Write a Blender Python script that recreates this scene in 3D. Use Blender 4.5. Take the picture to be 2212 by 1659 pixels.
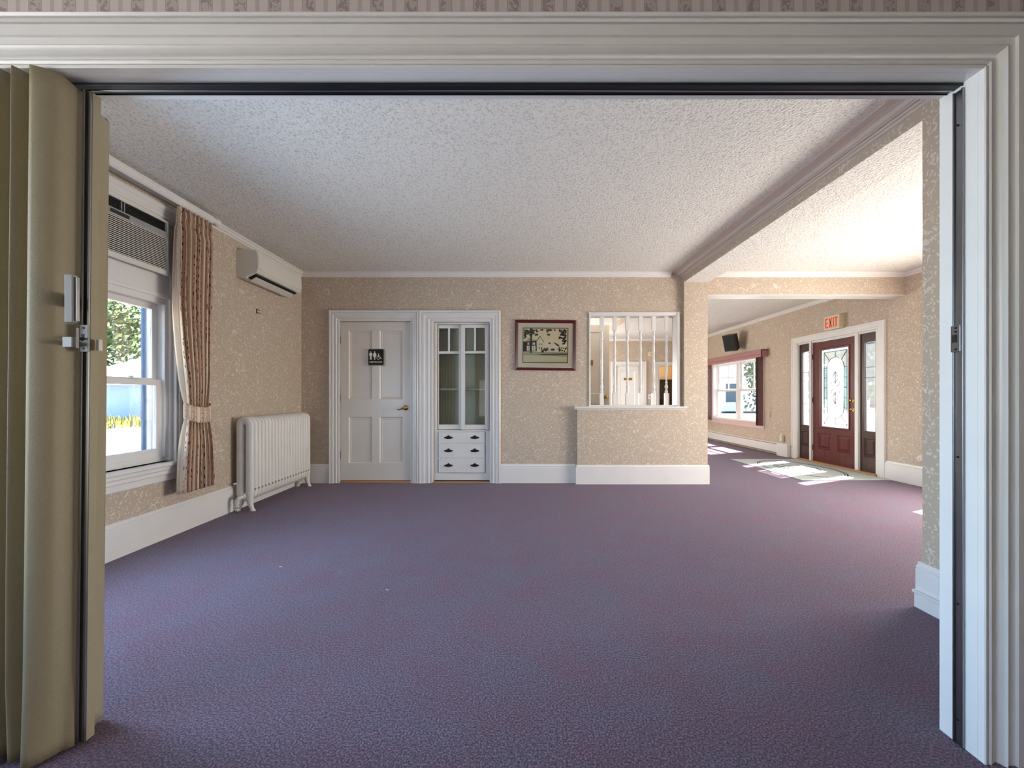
import bpy, math, random
from mathutils import Vector, Matrix
for o in list(bpy.data.objects): bpy.data.objects.remove(o, do_unlink=True)
S = bpy.context.scene
COL = S.collection
RND = random.Random(7)
# ------------------------------------------------------------------ camera
F, VX, VY, H, W, HH = 850.0, 1113.0, 856.0, 1.114, 2212.0, 1659.0   # focal length in pixels, vanishing point, eye height
cd = bpy.data.cameras.new('camera'); cam = bpy.data.objects.new('camera', cd); COL.objects.link(cam)
cd.sensor_width = 36.0; cd.lens = 36.0*F/W
cd.shift_x = -(VX-W/2)/W; cd.shift_y = (VY-HH/2)/W
cd.clip_start = 0.05; cd.clip_end = 400
cam.location = (0, 0, H); cam.rotation_euler = (math.pi/2, 0, 0)
S.camera = cam
# ------------------------------------------------------------------ light
wd = bpy.data.worlds.new('sky'); S.world = wd; wd.use_nodes = True
_nt = wd.node_tree; _bg = _nt.nodes['Background']
_sky = _nt.nodes.new('ShaderNodeTexSky'); _sky.sky_type = 'NISHITA'; _sky.sun_disc = False
_sky.sun_elevation = math.radians(49.7); _sky.sun_rotation = math.radians(67); _sky.air_density = 1.0
_nt.links.new(_sky.outputs[0], _bg.inputs[0]); _bg.inputs[1].default_value = 0.9
SUN_DIR = Vector((-0.78, -0.335, -1.0))
sd = bpy.data.lights.new('sun', 'SUN'); sd.energy = 58; sd.angle = math.radians(0.53); sd.color = (1.0, 0.95, 0.86)
so = bpy.data.objects.new('sun', sd); COL.objects.link(so); so.location = (12, 6, 14)
so.rotation_euler = SUN_DIR.to_track_quat('-Z', 'Y').to_euler()
def area(name, loc, direction, sx, sy, power, color, spread=180):
    d = bpy.data.lights.new(name, 'AREA'); d.shape = 'RECTANGLE'; d.size = sx; d.size_y = sy; d.energy = power; d.color = color; d.spread = math.radians(spread)
    o = bpy.data.objects.new(name, d); COL.objects.link(o); o.location = loc
    o.rotation_euler = Vector(direction).to_track_quat('-Z', 'Y').to_euler()
# fill lights added out of view to brighten the rooms
area('fill_front_room', (-2.72, -0.2, 1.5), (1, 0, 0), 1.6, 1.5, 11, (0.66, 0.80, 1.0))  # added fill from the left of the camera's own room
area('fill_left_wall', (-2.72, 1.72, 1.1), (1, 0.05, -0.22), 0.55, 1.0, 29, (0.44, 0.69, 1.0), 160)  # added blue fill hidden behind the folding door, no window known there
area('fill_rear_wall', (0.3, -2.96, 1.05), (0, 1, 0.05), 3.0, 1.2, 9, (1.0, 0.97, 0.93))  # added fill behind the camera for the ceiling and back wall
area('fill_right_wall_window', (4.99, 3.2, 1.05), (-1, 0, 0.0), 1.8, 1.0, 95, (1.0, 0.95, 0.88))  # added fill; the unseen window itself is inferred from its sun patch
area('fill_rear_hall', (0.56, 9.2, 1.4), (1, -0.1, 0.1), 1.6, 1.4, 62, (1.0, 0.96, 0.9))  # added fill for the rear hall, no window known there
area('fill_hall_ceiling', (1.25, 5.45, 2.69), (0.0, 0.15, -1), 0.3, 0.3, 3.5, (1.0, 0.93, 0.82))  # added fill for the open door leaf, no fitting known there
area('fill_far_room', (3.9, 11.8, 2.66), (0, 0, -1), 0.4, 0.4, 14, (1.0, 0.92, 0.8))  # added fill to lift the tan room, no fitting known there
S.view_settings.view_transform = 'Standard'; S.view_settings.look = 'None'
S.view_settings.gamma = 1.0; S.view_settings.use_curve_mapping = False
S.view_settings.exposure = 1.0
S.render.engine = 'CYCLES'
S.cycles.use_denoising = True; S.cycles.max_bounces = 10; S.cycles.diffuse_bounces = 6
S.cycles.sample_clamp_indirect = 6.0; S.cycles.caustics_reflective = False; S.cycles.caustics_refractive = False
# ------------------------------------------------------------------ helpers
def lin(r, g, b):
    f = lambda c: (c/255/12.92) if c/255 <= 0.04045 else ((c/255+0.055)/1.055)**2.4
    return (f(r), f(g), f(b), 1.0)
def new_mat(name):
    m = bpy.data.materials.new(name); m.use_nodes = True
    nt = m.node_tree; return m, nt, nt.nodes['Principled BSDF']
def N(nt, t, **kw):
    n = nt.nodes.new(t)
    for k, v in kw.items():
        if k in n.inputs: n.inputs[k].default_value = v
        else: setattr(n, k, v)
    return n
def mix(nt, fac, a, b, blend='MIX'):
    n = nt.nodes.new('ShaderNodeMix'); n.data_type = 'RGBA'; n.blend_type = blend
    for i, v in ((0, fac), (6, a), (7, b)):
        if hasattr(v, 'is_linked') or hasattr(v, 'links'): nt.links.new(v, n.inputs[i])
        else: n.inputs[i].default_value = v
    return n.outputs[2]
def ramp(nt, sock, stops, interp='LINEAR'):
    n = nt.nodes.new('ShaderNodeValToRGB'); n.color_ramp.interpolation = interp
    e = n.color_ramp.elements
    while len(e) < len(stops): e.new(0.5)
    for i, (p, c) in enumerate(stops):
        e[i].position = p; e[i].color = c if len(c) == 4 else (*c, 1)
    nt.links.new(sock, n.inputs[0]); return n.outputs[0]
def mth(nt, op, a, b=None, c=None):
    n = nt.nodes.new('ShaderNodeMath'); n.operation = op
    for i, v in enumerate((a, b, c)):
        if v is None: continue
        if hasattr(v, 'links'): nt.links.new(v, n.inputs[i])
        else: n.inputs[i].default_value = v
    return n.outputs[0]
def bump(nt, bsdf, sock, strength=0.3, dist=0.01):
    n = nt.nodes.new('ShaderNodeBump'); n.inputs['Strength'].default_value = strength; n.inputs['Distance'].default_value = dist
    nt.links.new(sock, n.inputs['Height']); nt.links.new(n.outputs[0], bsdf.inputs['Normal'])
def pos(nt): return nt.nodes.new('ShaderNodeNewGeometry').outputs['Position']
def paint(name, rgb, rough=0.5, metal=0.0, var=0.05, scale=6.0, bmp=0.0, bscale=200.0, spec=0.5):
    m, nt, b = new_mat(name)
    n = N(nt, 'ShaderNodeTexNoise', Scale=scale, Detail=3.0); nt.links.new(pos(nt), n.inputs['Vector'])
    c = lin(*rgb); k = 1-var*2
    nt.links.new(ramp(nt, n.outputs[0], [(0.3, (c[0]*k, c[1]*k, c[2]*k)), (0.7, c)]), b.inputs['Base Color'])
    b.inputs['Roughness'].default_value = rough; b.inputs['Metallic'].default_value = metal
    b.inputs['Specular IOR Level'].default_value = spec
    if bmp:
        n2 = N(nt, 'ShaderNodeTexNoise', Scale=bscale, Detail=2.0); nt.links.new(pos(nt), n2.inputs['Vector'])
        bump(nt, b, n2.outputs[0], bmp, 0.005)
    return m
def wallpaper(name, base, light):
    m, nt, b = new_mat(name); p = pos(nt)
    wn = N(nt, 'ShaderNodeTexNoise', Scale=20.0, Detail=1.0); nt.links.new(p, wn.inputs['Vector'])
    off = nt.nodes.new('ShaderNodeVectorMath'); off.operation = 'MULTIPLY_ADD'
    nt.links.new(wn.outputs['Color'], off.inputs[0]); off.inputs[1].default_value = (0.075, 0.075, 0.075); nt.links.new(p, off.inputs[2])
    # small leaf dabs
    st = nt.nodes.new('ShaderNodeVectorMath'); st.operation = 'MULTIPLY'; nt.links.new(off.outputs[0], st.inputs[0]); st.inputs[1].default_value = (1.0, 1.0, 0.55)
    vo = N(nt, 'ShaderNodeTexVoronoi', Scale=60.0, Randomness=1.0); nt.links.new(st.outputs[0], vo.inputs['Vector'])
    leaf = mth(nt, 'LESS_THAN', vo.outputs['Distance'], 0.31)
    # curling vines
    vn = N(nt, 'ShaderNodeTexNoise', Scale=9.0, Detail=0.5); nt.links.new(off.outputs[0], vn.inputs['Vector'])
    vine = mth(nt, 'LESS_THAN', mth(nt, 'ABSOLUTE', mth(nt, 'SUBTRACT', vn.outputs[0], 0.5)), 0.010)
    mk = N(nt, 'ShaderNodeTexNoise', Scale=7.0, Detail=0.0); nt.links.new(p, mk.inputs['Vector'])
    vine = mth(nt, 'MULTIPLY', vine, mth(nt, 'GREATER_THAN', mk.outputs[0], 0.47))
    fac = mth(nt, 'MAXIMUM', leaf, vine)
    fac = mth(nt, 'MULTIPLY', fac, 0.85)
    nt.links.new(mix(nt, fac, lin(*base), lin(*light)), b.inputs['Base Color'])
    nt.links.new(mth(nt, 'MULTIPLY_ADD', fac, -0.25, 0.62), b.inputs['Roughness'])
    bump(nt, b, fac, 0.25, 0.002)
    return m
M_WALL = wallpaper('beige_leaf_wallpaper', (186, 170, 151), (218, 206, 190))
def striped():
    m, nt, b = new_mat('striped_scroll_wallpaper'); p = pos(nt)
    sx = nt.nodes.new('ShaderNodeSeparateXYZ'); nt.links.new(p, sx.inputs[0])
    t = mth(nt, 'FRACT', mth(nt, 'DIVIDE', mth(nt, 'ADD', sx.outputs[0], 10.0), 0.105))
    a, c = lin(198, 186, 181), lin(160, 145, 143)
    base = ramp(nt, t, [(0.0, c), (0.022, lin(176, 166, 161)), (0.37, c), (0.392, a), (0.63, lin(176, 163, 159)), (0.76, a)], 'CONSTANT')
    inb = mth(nt, 'MULTIPLY', mth(nt, 'GREATER_THAN', t, 0.05), mth(nt, 'LESS_THAN', t, 0.35))
    n = N(nt, 'ShaderNodeTexNoise', Scale=42.0, Detail=1.0, Distortion=1.6); nt.links.new(p, n.inputs['Vector'])
    fac = mth(nt, 'MULTIPLY', inb, mth(nt, 'GREATER_THAN', n.outputs[0], 0.52))
    nt.links.new(mix(nt, fac, base, lin(150, 134, 132)), b.inputs['Base Color']); b.inputs['Roughness'].default_value = 0.6
    return m
M_STRIPE = striped()
def popcorn():
    m, nt, b = new_mat('stippled_ceiling_plaster'); p = pos(nt)
    n = N(nt, 'ShaderNodeTexNoise', Scale=70.0, Detail=3.0, Roughness=0.6); nt.links.new(p, n.inputs['Vector'])
    nt.links.new(ramp(nt, n.outputs[0], [(0.30, lin(200, 196, 188)), (0.50, lin(240, 237, 230))]), b.inputs['Base Color'])
    b.inputs['Roughness'].default_value = 0.9; bump(nt, b, n.outputs[0], 0.9, 0.02); return m
M_CEIL = popcorn()
def carpet():
    m, nt, b = new_mat('purple_carpet'); p = pos(nt)
    n = N(nt, 'ShaderNodeTexNoise', Scale=150.0, Detail=3.0, Roughness=0.7); nt.links.new(p, n.inputs['Vector'])
    n2 = N(nt, 'ShaderNodeTexNoise', Scale=3.5, Detail=4.0, Roughness=0.6); nt.links.new(p, n2.inputs['Vector'])
    tone = ramp(nt, n2.outputs[0], [(0.38, lin(95, 83, 94)), (0.62, lin(100, 76, 86))])
    pile = ramp(nt, n.outputs[0], [(0.33, (0.22, 0.22, 0.24)), (0.48, (0.8, 0.8, 0.8)), (0.62, (2.3, 2.2, 2.2))])
    nt.links.new(mix(nt, 1.0, tone, pile, 'MULTIPLY'), b.inputs['Base Color'])
    b.inputs['Roughness'].default_value = 0.95; b.inputs['Specular IOR Level'].default_value = 0.1
    b.inputs['Sheen Weight'].default_value = 0.5; b.inputs['Sheen Tint'].default_value = lin(205, 200, 220); b.inputs['Sheen Roughness'].default_value = 0.4
    bump(nt, b, n.outputs[0], 0.7, 0.012); return m
M_CARPET = carpet()
M_TRIM = paint('white_trim_paint', (226, 224, 220), 0.32, var=0.02)
M_DOORW = paint('cream_white_door_paint', (220, 214, 204), 0.35, var=0.02)
M_SMOOTH = paint('smooth_cornice_paint', (206, 192, 181), 0.6, var=0.02)
M_RAD = paint('white_radiator_enamel', (224, 222, 216), 0.35, var=0.03, bmp=0.5, bscale=90.0)
M_RADP = paint('white_radiator_enamel_plain', (222, 220, 214), 0.35, var=0.02)
M_VINYL = paint('olive_tan_vinyl', (160, 149, 120), 0.5, var=0.04, scale=160.0, bmp=0.25, bscale=500.0)
M_STEEL = paint('brushed_steel', (150, 150, 152), 0.28, metal=1.0, var=0.06)
M_DKSTEEL = paint('dark_steel_track', (42, 48, 54), 0.35, metal=0.6, var=0.05)
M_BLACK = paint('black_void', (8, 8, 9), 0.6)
M_BRASS = paint('polished_brass', (206, 164, 84), 0.2, metal=1.0)
M_BRASSD = paint('tarnished_brass', (150, 118, 58), 0.5, metal=0.4)
M_IRON = paint('black_iron', (28, 26, 26), 0.45, metal=0.3)
M_PLASTIC = paint('off_white_plastic', (216, 212, 202), 0.4, var=0.02)
M_CREAM = paint('cream_plastic', (222, 206, 170), 0.45, var=0.02)
M_GREYPL = paint('grey_plastic', (150, 148, 144), 0.45, var=0.02)
M_DARKPL = paint('dark_plastic', (34, 34, 34), 0.5)
M_BLACKSPK = paint('black_speaker_cloth', (36, 38, 35), 0.85, bmp=0.3, bscale=400.0)
M_PINK = paint('dusty_pink_vinyl', (168, 122, 120), 0.5, var=0.03)
M_PINKFR = paint('pale_pink_frame_paint', (214, 188, 180), 0.45, var=0.02)
M_MAUVE = paint('mauve_brown_blind_vinyl', (112, 82, 82), 0.5, var=0.05)
M_OAK = paint('golden_oak_threshold', (188, 140, 92), 0.45, var=0.08, scale=30)
M_CABIN = paint('cabinet_interior_paint', (218, 214, 200), 0.6, var=0.03)
M_TAN = paint('tan_wall_paint', (216, 186, 138), 0.6, var=0.02)
M_OLIVE = paint('dark_olive_cabinet', (62, 54, 34), 0.6, var=0.05)
M_RED = paint('exit_red', (255, 60, 44), 0.5)
M_WHITE = paint('sign_white', (238, 232, 214), 0.5, var=0.01)
M_SIGNBLK = paint('sign_black', (14, 13, 13), 0.7)
M_SIGNEDGE = paint('sign_backing', (170, 160, 146), 0.5)
def wood(name, dark, light, rough=0.3):
    m, nt, b = new_mat(name); p = pos(nt)
    sc = nt.nodes.new('ShaderNodeVectorMath'); sc.operation = 'MULTIPLY'; nt.links.new(p, sc.inputs[0]); sc.inputs[1].default_value = (40, 40, 2.5)
    n = N(nt, 'ShaderNodeTexNoise', Scale=1.5, Detail=5.0, Distortion=0.6); nt.links.new(sc.outputs[0], n.inputs['Vector'])
    nt.links.new(ramp(nt, n.outputs[0], [(0.3, lin(*dark)), (0.7, lin(*light))]), b.inputs['Base Color'])
    b.inputs['Roughness'].default_value = rough; return m
M_MAHOG = wood('mahogany_door_stain', (66, 20, 16), (104, 38, 28))
M_DKWOOD = wood('dark_sidelight_stain', (46, 26, 20), (74, 44, 34))
M_FRAME = wood('mahogany_picture_frame', (52, 14, 14), (100, 32, 22), 0.3)
def glass(name, tint=(1, 1, 1), rough=0.0, refl=0.6):
    m = bpy.data.materials.new(name); m.use_nodes = True; nt = m.node_tree; nt.nodes.clear()
    out = nt.nodes.new('ShaderNodeOutputMaterial'); tr = nt.nodes.new('ShaderNodeBsdfTransparent'); gl = nt.nodes.new('ShaderNodeBsdfGlossy')
    tr.inputs[0].default_value = (*tint, 1); gl.inputs['Roughness'].default_value = rough
    fr = nt.nodes.new('ShaderNodeFresnel'); fr.inputs[0].default_value = 1.45
    n = nt.nodes.new('ShaderNodeTexNoise'); n.inputs['Scale'].default_value = 3.0
    f2 = mth(nt, 'MULTIPLY', fr.outputs[0], mth(nt, 'MULTIPLY_ADD', n.outputs[0], 0.1, refl))
    ms = nt.nodes.new('ShaderNodeMixShader'); nt.links.new(f2, ms.inputs[0]); nt.links.new(tr.outputs[0], ms.inputs[1]); nt.links.new(gl.outputs[0], ms.inputs[2])
    nt.links.new(ms.outputs[0], out.inputs[0]); return m
M_GLASS = glass('window_glass')
M_TEAL = glass('pale_teal_textured_glass', (0.74, 0.92, 0.94), 0.1)
def frosted(name, k, tint=(1, 1, 1)):
    m = glass(name, tint); nt = m.node_tree; out = [n for n in nt.nodes if n.type == 'OUTPUT_MATERIAL'][0]; src = out.inputs[0].links[0].from_socket
    tl_ = nt.nodes.new('ShaderNodeBsdfTranslucent'); tl_.inputs[0].default_value = (0.9, 0.95, 0.97, 1); ms = nt.nodes.new('ShaderNodeMixShader'); ms.inputs[0].default_value = k
    nt.links.new(src, ms.inputs[1]); nt.links.new(tl_.outputs[0], ms.inputs[2]); nt.links.new(ms.outputs[0], out.inputs[0]); return m
M_FROST = frosted('bevelled_frosted_glass', 0.03)
M_FROST2 = frosted('bevelled_sidelight_glass', 0.012)
M_CABGL = glass('old_cabinet_glass', (0.95, 0.96, 0.93), 0.02, 0.9)

class MB:
    def __init__(s): s.v = []; s.f = []; s.m = []; s.uv = None
    def add(s, vs, fs, mi=0):
        o = len(s.v); s.v += [tuple(p) for p in vs]; s.f += [tuple(i+o for i in f) for f in fs]; s.m += [mi]*len(fs); return s
    def quad(s, a, b, c, d, mi=0): return s.add([a, b, c, d], [(0, 1, 2, 3)], mi)
    def box(s, x0, x1, y0, y1, z0, z1, mi=0):
        x0, x1 = min(x0, x1), max(x0, x1); y0, y1 = min(y0, y1), max(y0, y1); z0, z1 = min(z0, z1), max(z0, z1)
        v = [(x, y, z) for z in (z0, z1) for y in (y0, y1) for x in (x0, x1)]
        return s.add(v, [(0, 2, 3, 1), (4, 5, 7, 6), (0, 1, 5, 4), (2, 6, 7, 3), (0, 4, 6, 2), (1, 3, 7, 5)], mi)
    def rbox(s, c, size, R, mi=0):
        hx, hy, hz = (k/2 for k in size)
        v = [Vector(c)+R @ Vector((x, y, z)) for z in (-hz, hz) for y in (-hy, hy) for x in (-hx, hx)]
        return s.add(v, [(0, 2, 3, 1), (4, 5, 7, 6), (0, 1, 5, 4), (2, 6, 7, 3), (0, 4, 6, 2), (1, 3, 7, 5)], mi)
    def loft(s, rings, mi=0, closed=True, caps=True):
        n = len(rings[0]); o = len(s.v)
        for r in rings: s.v += [tuple(p) for p in r]
        k = n if closed else n-1
        for i in range(len(rings)-1):
            for j in range(k):
                a = o+i*n+j; b = o+i*n+(j+1) % n
                s.f.append((a, b, b+n, a+n)); s.m.append(mi)
        if caps and closed:
            s.f.append(tuple(o+j for j in reversed(range(n)))); s.m.append(mi)
            e = o+(len(rings)-1)*n
            s.f.append(tuple(e+j for j in range(n))); s.m.append(mi)
        return s
    def prism(s, poly, fn, t0, t1, mi=0):          # poly (a,b) extruded along t with fn(a,b,t)
        return s.loft([[fn(a, b, t0) for a, b in poly], [fn(a, b, t1) for a, b in poly]], mi)
    def lathe(s, prof, axis_pt, axis='z', seg=20, mi=0):   # prof: (r, t)
        ax = Vector(axis_pt); rings = []
        for r, t in prof:
            ring = []
            for k in range(seg):
                a = 2*math.pi*k/seg; c, d = r*math.cos(a), r*math.sin(a)
                ring.append(ax+Vector((c, d, t) if axis == 'z' else (t, c, d) if axis == 'x' else (d, t, c)))
            rings.append(ring)
        return s.loft(rings, mi)
    def tube(s, pts, r, seg=8, mi=0):
        pts = [Vector(p) for p in pts]; rings = []
        for i, p in enumerate(pts):
            t = (pts[min(i+1, len(pts)-1)]-pts[max(i-1, 0)]).normalized()
            u = t.cross(Vector((0, 0, 1)))
            if u.length < 1e-4: u = t.cross(Vector((1, 0, 0)))
            u.normalize(); w = t.cross(u)
            rr = r[i] if isinstance(r, (list, tuple)) else r
            rings.append([p+u*rr*math.cos(2*math.pi*k/seg)+w*rr*math.sin(2*math.pi*k/seg) for k in range(seg)])
        return s.loft(rings, mi)
    def build(s, name, mats, parent=None, smooth=False, bevel=0.0, local=False, solid=0.0, seg=2):
        me = bpy.data.meshes.new(name); me.from_pydata(s.v, [], s.f)
        if not isinstance(mats, (list, tuple)): mats = [mats]
        for m in mats: me.materials.append(m)
        for p, i in zip(me.polygons, s.m): p.material_index = i; p.use_smooth = bool(smooth)
        if s.uv is not None:
            l = me.uv_layers.new(name='UVMap')
            for lp in me.loops: l.data[lp.index].uv = s.uv[lp.vertex_index]
        import bmesh
        bm = bmesh.new(); bm.from_mesh(me)
        if not s.uv: bmesh.ops.remove_doubles(bm, verts=bm.verts, dist=1e-6)
        bmesh.ops.recalc_face_normals(bm, faces=bm.faces); bm.to_mesh(me); bm.free()
        if smooth == 'auto': me.set_sharp_from_angle(angle=math.radians(35))
        o = bpy.data.objects.new(name, me); COL.objects.link(o)
        if parent is not None:
            o.parent = parent
            if not local:
                r = parent
                tot = Vector((0, 0, 0))
                while r is not None: tot += r.location; r = r.parent
                o.location = -tot
        if solid:
            md = o.modifiers.new('solid', 'SOLIDIFY'); md.thickness = solid; md.offset = 0
        if bevel:
            md = o.modifiers.new('bevel', 'BEVEL'); md.width = bevel; md.segments = seg; md.limit_method = 'ANGLE'; md.angle_limit = math.radians(40)
        return o
def tag(o, label, cat, group=None, kind=None):
    o['label'] = label; o['category'] = cat
    if group: o['group'] = group
    if kind: o['kind'] = kind
    return o
def empty(name, loc, label, cat, group=None, kind=None):
    o = bpy.data.objects.new(name, None); COL.objects.link(o); o.location = loc; o.empty_display_size = 0.05
    return tag(o, label, cat, group, kind)
def struct(o, label, cat): return tag(o, label, cat, kind='structure')
def dup(root, loc, label=None):
    r = root.copy(); COL.objects.link(r); r.location = loc
    if label: r['label'] = label
    for ch in root.children:
        c = ch.copy(); COL.objects.link(c); c.parent = r
        for g in ch.children:
            d = g.copy(); COL.objects.link(d); d.parent = c
    return r
def at(x, y, Y): return Vector(((x-VX)*Y/F, Y, H-(y-VY)*Y/F))
YW = 5.06; SB = F/YW
def bx(x): return (x-VX)/SB                 # back-wall pixel to metres
def bz(y): return H-(y-VY)/SB
def wall(axis, c0, c1, u0, u1, z0, z1, holes=()):
    mb = MB()
    us = sorted({u0, u1, *[h[0] for h in holes], *[h[1] for h in holes]}); zs = sorted({z0, z1, *[h[2] for h in holes], *[h[3] for h in holes]})
    us = [u for u in us if u0 <= u <= u1]; zs = [z for z in zs if z0 <= z <= z1]
    P = (lambda u, c, z: (u, c, z)) if axis == 'x' else (lambda u, c, z: (c, u, z))
    def solid(i, j):
        if i < 0 or j < 0 or i >= len(us)-1 or j >= len(zs)-1: return False
        um, zm = (us[i]+us[i+1])/2, (zs[j]+zs[j+1])/2
        return not any(h[0] < um < h[1] and h[2] < zm < h[3] for h in holes)
    for i in range(len(us)-1):
        for j in range(len(zs)-1):
            if not solid(i, j): continue
            a, b, c, d = us[i], us[i+1], zs[j], zs[j+1]
            for k in (c0, c1): mb.quad(P(a, k, c), P(b, k, c), P(b, k, d), P(a, k, d))
            if not solid(i-1, j): mb.quad(P(a, c0, c), P(a, c1, c), P(a, c1, d), P(a, c0, d))
            if not solid(i+1, j): mb.quad(P(b, c0, c), P(b, c1, c), P(b, c1, d), P(b, c0, d))
            if not solid(i, j-1): mb.quad(P(a, c0, c), P(b, c0, c), P(b, c1, c), P(a, c1, c))
            if not solid(i, j+1): mb.quad(P(a, c0, d), P(b, c0, d), P(b, c1, d), P(a, c1, d))
    return mb
def casing(P, u0, u1, z0, z1, prof, wl=1.0, wr=1.0, wt=1.0, bottom=False, mi=0):
    """moulded frame round an opening; prof = (outward, proud) list; P(u,z,d)"""
    mb = MB(); pr = list(prof)+[(prof[-1][0], 0.0), (prof[0][0], 0.0)]
    zb = z0
    rings = [[P(u0-a*wl, z0-(a*wt if bottom else 0), b) for a, b in pr], [P(u0-a*wl, z1+a*wt, b) for a, b in pr],
             [P(u1+a*wr, z1+a*wt, b) for a, b in pr], [P(u1+a*wr, z0-(a*wt if bottom else 0), b) for a, b in pr]]
    if bottom: mb.loft(rings+[rings[0]], mi, caps=False)
    else: mb.loft(rings, mi)
    return mb
def panel_slab(mb, P, u0, u1, z0, z1, thick, panels, bev=0.018, dep=0.012, holes=(), raised=False):
    hs = list(panels)+list(holes)
    us = sorted({u0, u1, *[h[0] for h in hs], *[h[1] for h in hs]}); zs = sorted({z0, z1, *[h[2] for h in hs], *[h[3] for h in hs]})
    inside = lambda um, zm, L: any(h[0] < um < h[1] and h[2] < zm < h[3] for h in L)
    for i in range(len(us)-1):
        for j in range(len(zs)-1):
            a, b, c, d = us[i], us[i+1], zs[j], zs[j+1]; um, zm = (a+b)/2, (c+d)/2
            if not inside(um, zm, hs): mb.quad(P(a, c, 0), P(b, c, 0), P(b, d, 0), P(a, d, 0))
            if not inside(um, zm, holes): mb.quad(P(a, c, -thick), P(b, c, -thick), P(b, d, -thick), P(a, d, -thick))
    for a, b, c, d in holes:
        for p, q in (((a, c), (b, c)), ((b, c), (b, d)), ((b, d), (a, d)), ((a, d), (a, c))):
            mb.quad(P(*p, 0), P(*q, 0), P(*q, -thick), P(*p, -thick))
    for a, b, c, d in panels:
        lv = [(0, 0), (bev*0.55, -dep), (bev, -dep*0.8), (bev*1.15, -dep)]
        if raised: lv = [(0, 0), (bev*0.3, -dep), (bev*0.8, -dep), (bev*1.8, -dep*0.15)]
        rr = [[P(a+e, c+e, t), P(b-e, c+e, t), P(b-e, d-e, t), P(a+e, d-e, t)] for e, t in lv]
        mb.loft(rr, caps=False); mb.quad(*rr[-1])
    for p, q in (((u0, z0), (u1, z0)), ((u1, z0), (u1, z1)), ((u1, z1), (u0, z1)), ((u0, z1), (u0, z0))):
        mb.quad(P(*p, 0), P(*q, 0), P(*q, -thick), P(*p, -thick))
    return mb
PB = lambda y: (lambda u, z, d: (u, y-d, z))           # facing the camera
PL = lambda x: (lambda u, z, d: (x+d, u, z))           # on the left wall, facing right
PR = lambda x: (lambda u, z, d: (x-d, u, z))           # on the right wall, facing left
# ================================================================== the setting
CZ = 2.705
struct(MB().box(-2.95, 5.2, -3.2, 13.2, -0.12, 0).build('floor', M_CARPET), 'dark purple cut pile carpet covering the whole floor', 'floor')
struct(MB().box(-2.75, 5.02, 1.315, 10.9, CZ, CZ+0.1).build('ceiling', M_CEIL), 'off white stippled popcorn ceiling of the main room', 'ceiling')
struct(MB().box(-2.75, 5.02, -3.0, 1.208, 2.9, 3.0).build('ceiling_near', M_CEIL), 'ceiling of the room the view is taken from', 'ceiling')
struct(wall('y', -2.95, -2.75, -3.2, 10.9, 0, 3.0, [(-1.0, 0.6, 0.6, 2.3), (1.42, 2.02, 0.6, 1.9), (2.24, 3.17, 0.60, 2.47)]).build('wall_left', M_WALL), 'beige leaf patterned wall on the left with window and radiator', 'wall')  # openings nearer than the seen window are unseen, added with the fill lights
struct(wall('x', 5.06, 5.2, -2.75, 2.147, 0, CZ+0.1, [(-2.262, -1.335, 0, 2.085), (-1.055, -0.325, 0, 2.072), (0.952, 2.10, 0.975, 2.19)]).build('wall_back', M_WALL), 'beige leaf patterned back wall holding the white door and cabinet', 'wall')
struct(wall('x', 1.208, 1.315, -2.75, 5.02, 0, 3.0, [(-1.765, 1.435, 0, 2.123)]).build('wall_front', M_STRIPE), 'striped scroll wallpaper strip above the wide white opening', 'wall')
struct(wall('x', -3.2, -3.0, -2.95, 5.2, 0, 3.0).build('wall_rear', M_WALL), 'rear wall of the room the view is taken from', 'wall')
struct(wall('y', 5.02, 5.2, -3.0, 10.9, 0, 3.0, [(3.3, 4.38, 1.3, 1.75), (5.45, 7.0, 0, 2.05), (8.02, 10.0, 0.56, 1.93)]).build('wall_right', M_WALL), 'beige patterned far right wall with front door and window', 'wall')
struct(wall('x', 10.9, 11.05, -2.95, 5.2, 0, 3.0, [(2.79, 3.43, 0, 1.96), (3.99, 4.75, 0, 1.95)]).build('wall_far', M_WALL), 'beige patterned end wall seen between the white spindles', 'wall')
struct(wall('y', 0.35, 0.5, 5.2, 10.9, 0, 3.0).build('wall_hall', M_WALL), 'side wall of the rear hall behind the back wall', 'wall')
struct(wall('y', 2.147, 2.46, 1.315, 2.075, 0, CZ).build('wall_wing', M_WALL), 'short wallpapered wing wall beside the right jamb', 'wall')
struct(wall('x', 5.0, 5.26, 2.147, 2.445, 0, 2.57).build('wall_pier', M_WALL), 'wallpapered pier between the spindle opening and the entrance hall', 'wall')
struct(wall('x', 4.994, 5.06, 0.788, 2.147, 0, 0.945).build('wall_low', M_WALL), 'boxed wallpapered half wall below the spindle opening', 'wall')
struct(wall('x', 5.06, 5.26, 2.46, 5.02, 2.42, CZ).build('beam_hall', M_WALL), 'wallpapered beam crossing the entrance hall in front of the door', 'beam')
struct(MB().box(2.46, 5.02, 5.055, 5.262, 2.413, 2.42).build('trim_1', M_TRIM), 'white board under the entrance hall beam', 'trim')
_b = wall('y', 2.147, 2.46, 2.075, 9.0, 2.57, CZ)
_b.box(2.1475, 2.4595, 2.08, 8.99, 2.566, 2.57, 1)
struct(_b.build('beam', [M_WALL, M_CEIL]), 'long wallpapered ceiling beam running to the back on the right', 'beam')
# back area beyond the far doorway
struct(MB().box(3.0, 5.2, 12.6, 12.7, 0, 3.0).box(2.95, 3.0, 11.05, 12.7, 0, 3.0).box(5.15, 5.2, 11.05, 12.7, 0, 3.0).box(2.95, 5.2, 11.05, 12.7, 2.7, 2.8).build('wall_closet', M_TAN), 'tan painted room seen through the far doorway', 'wall')
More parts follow.
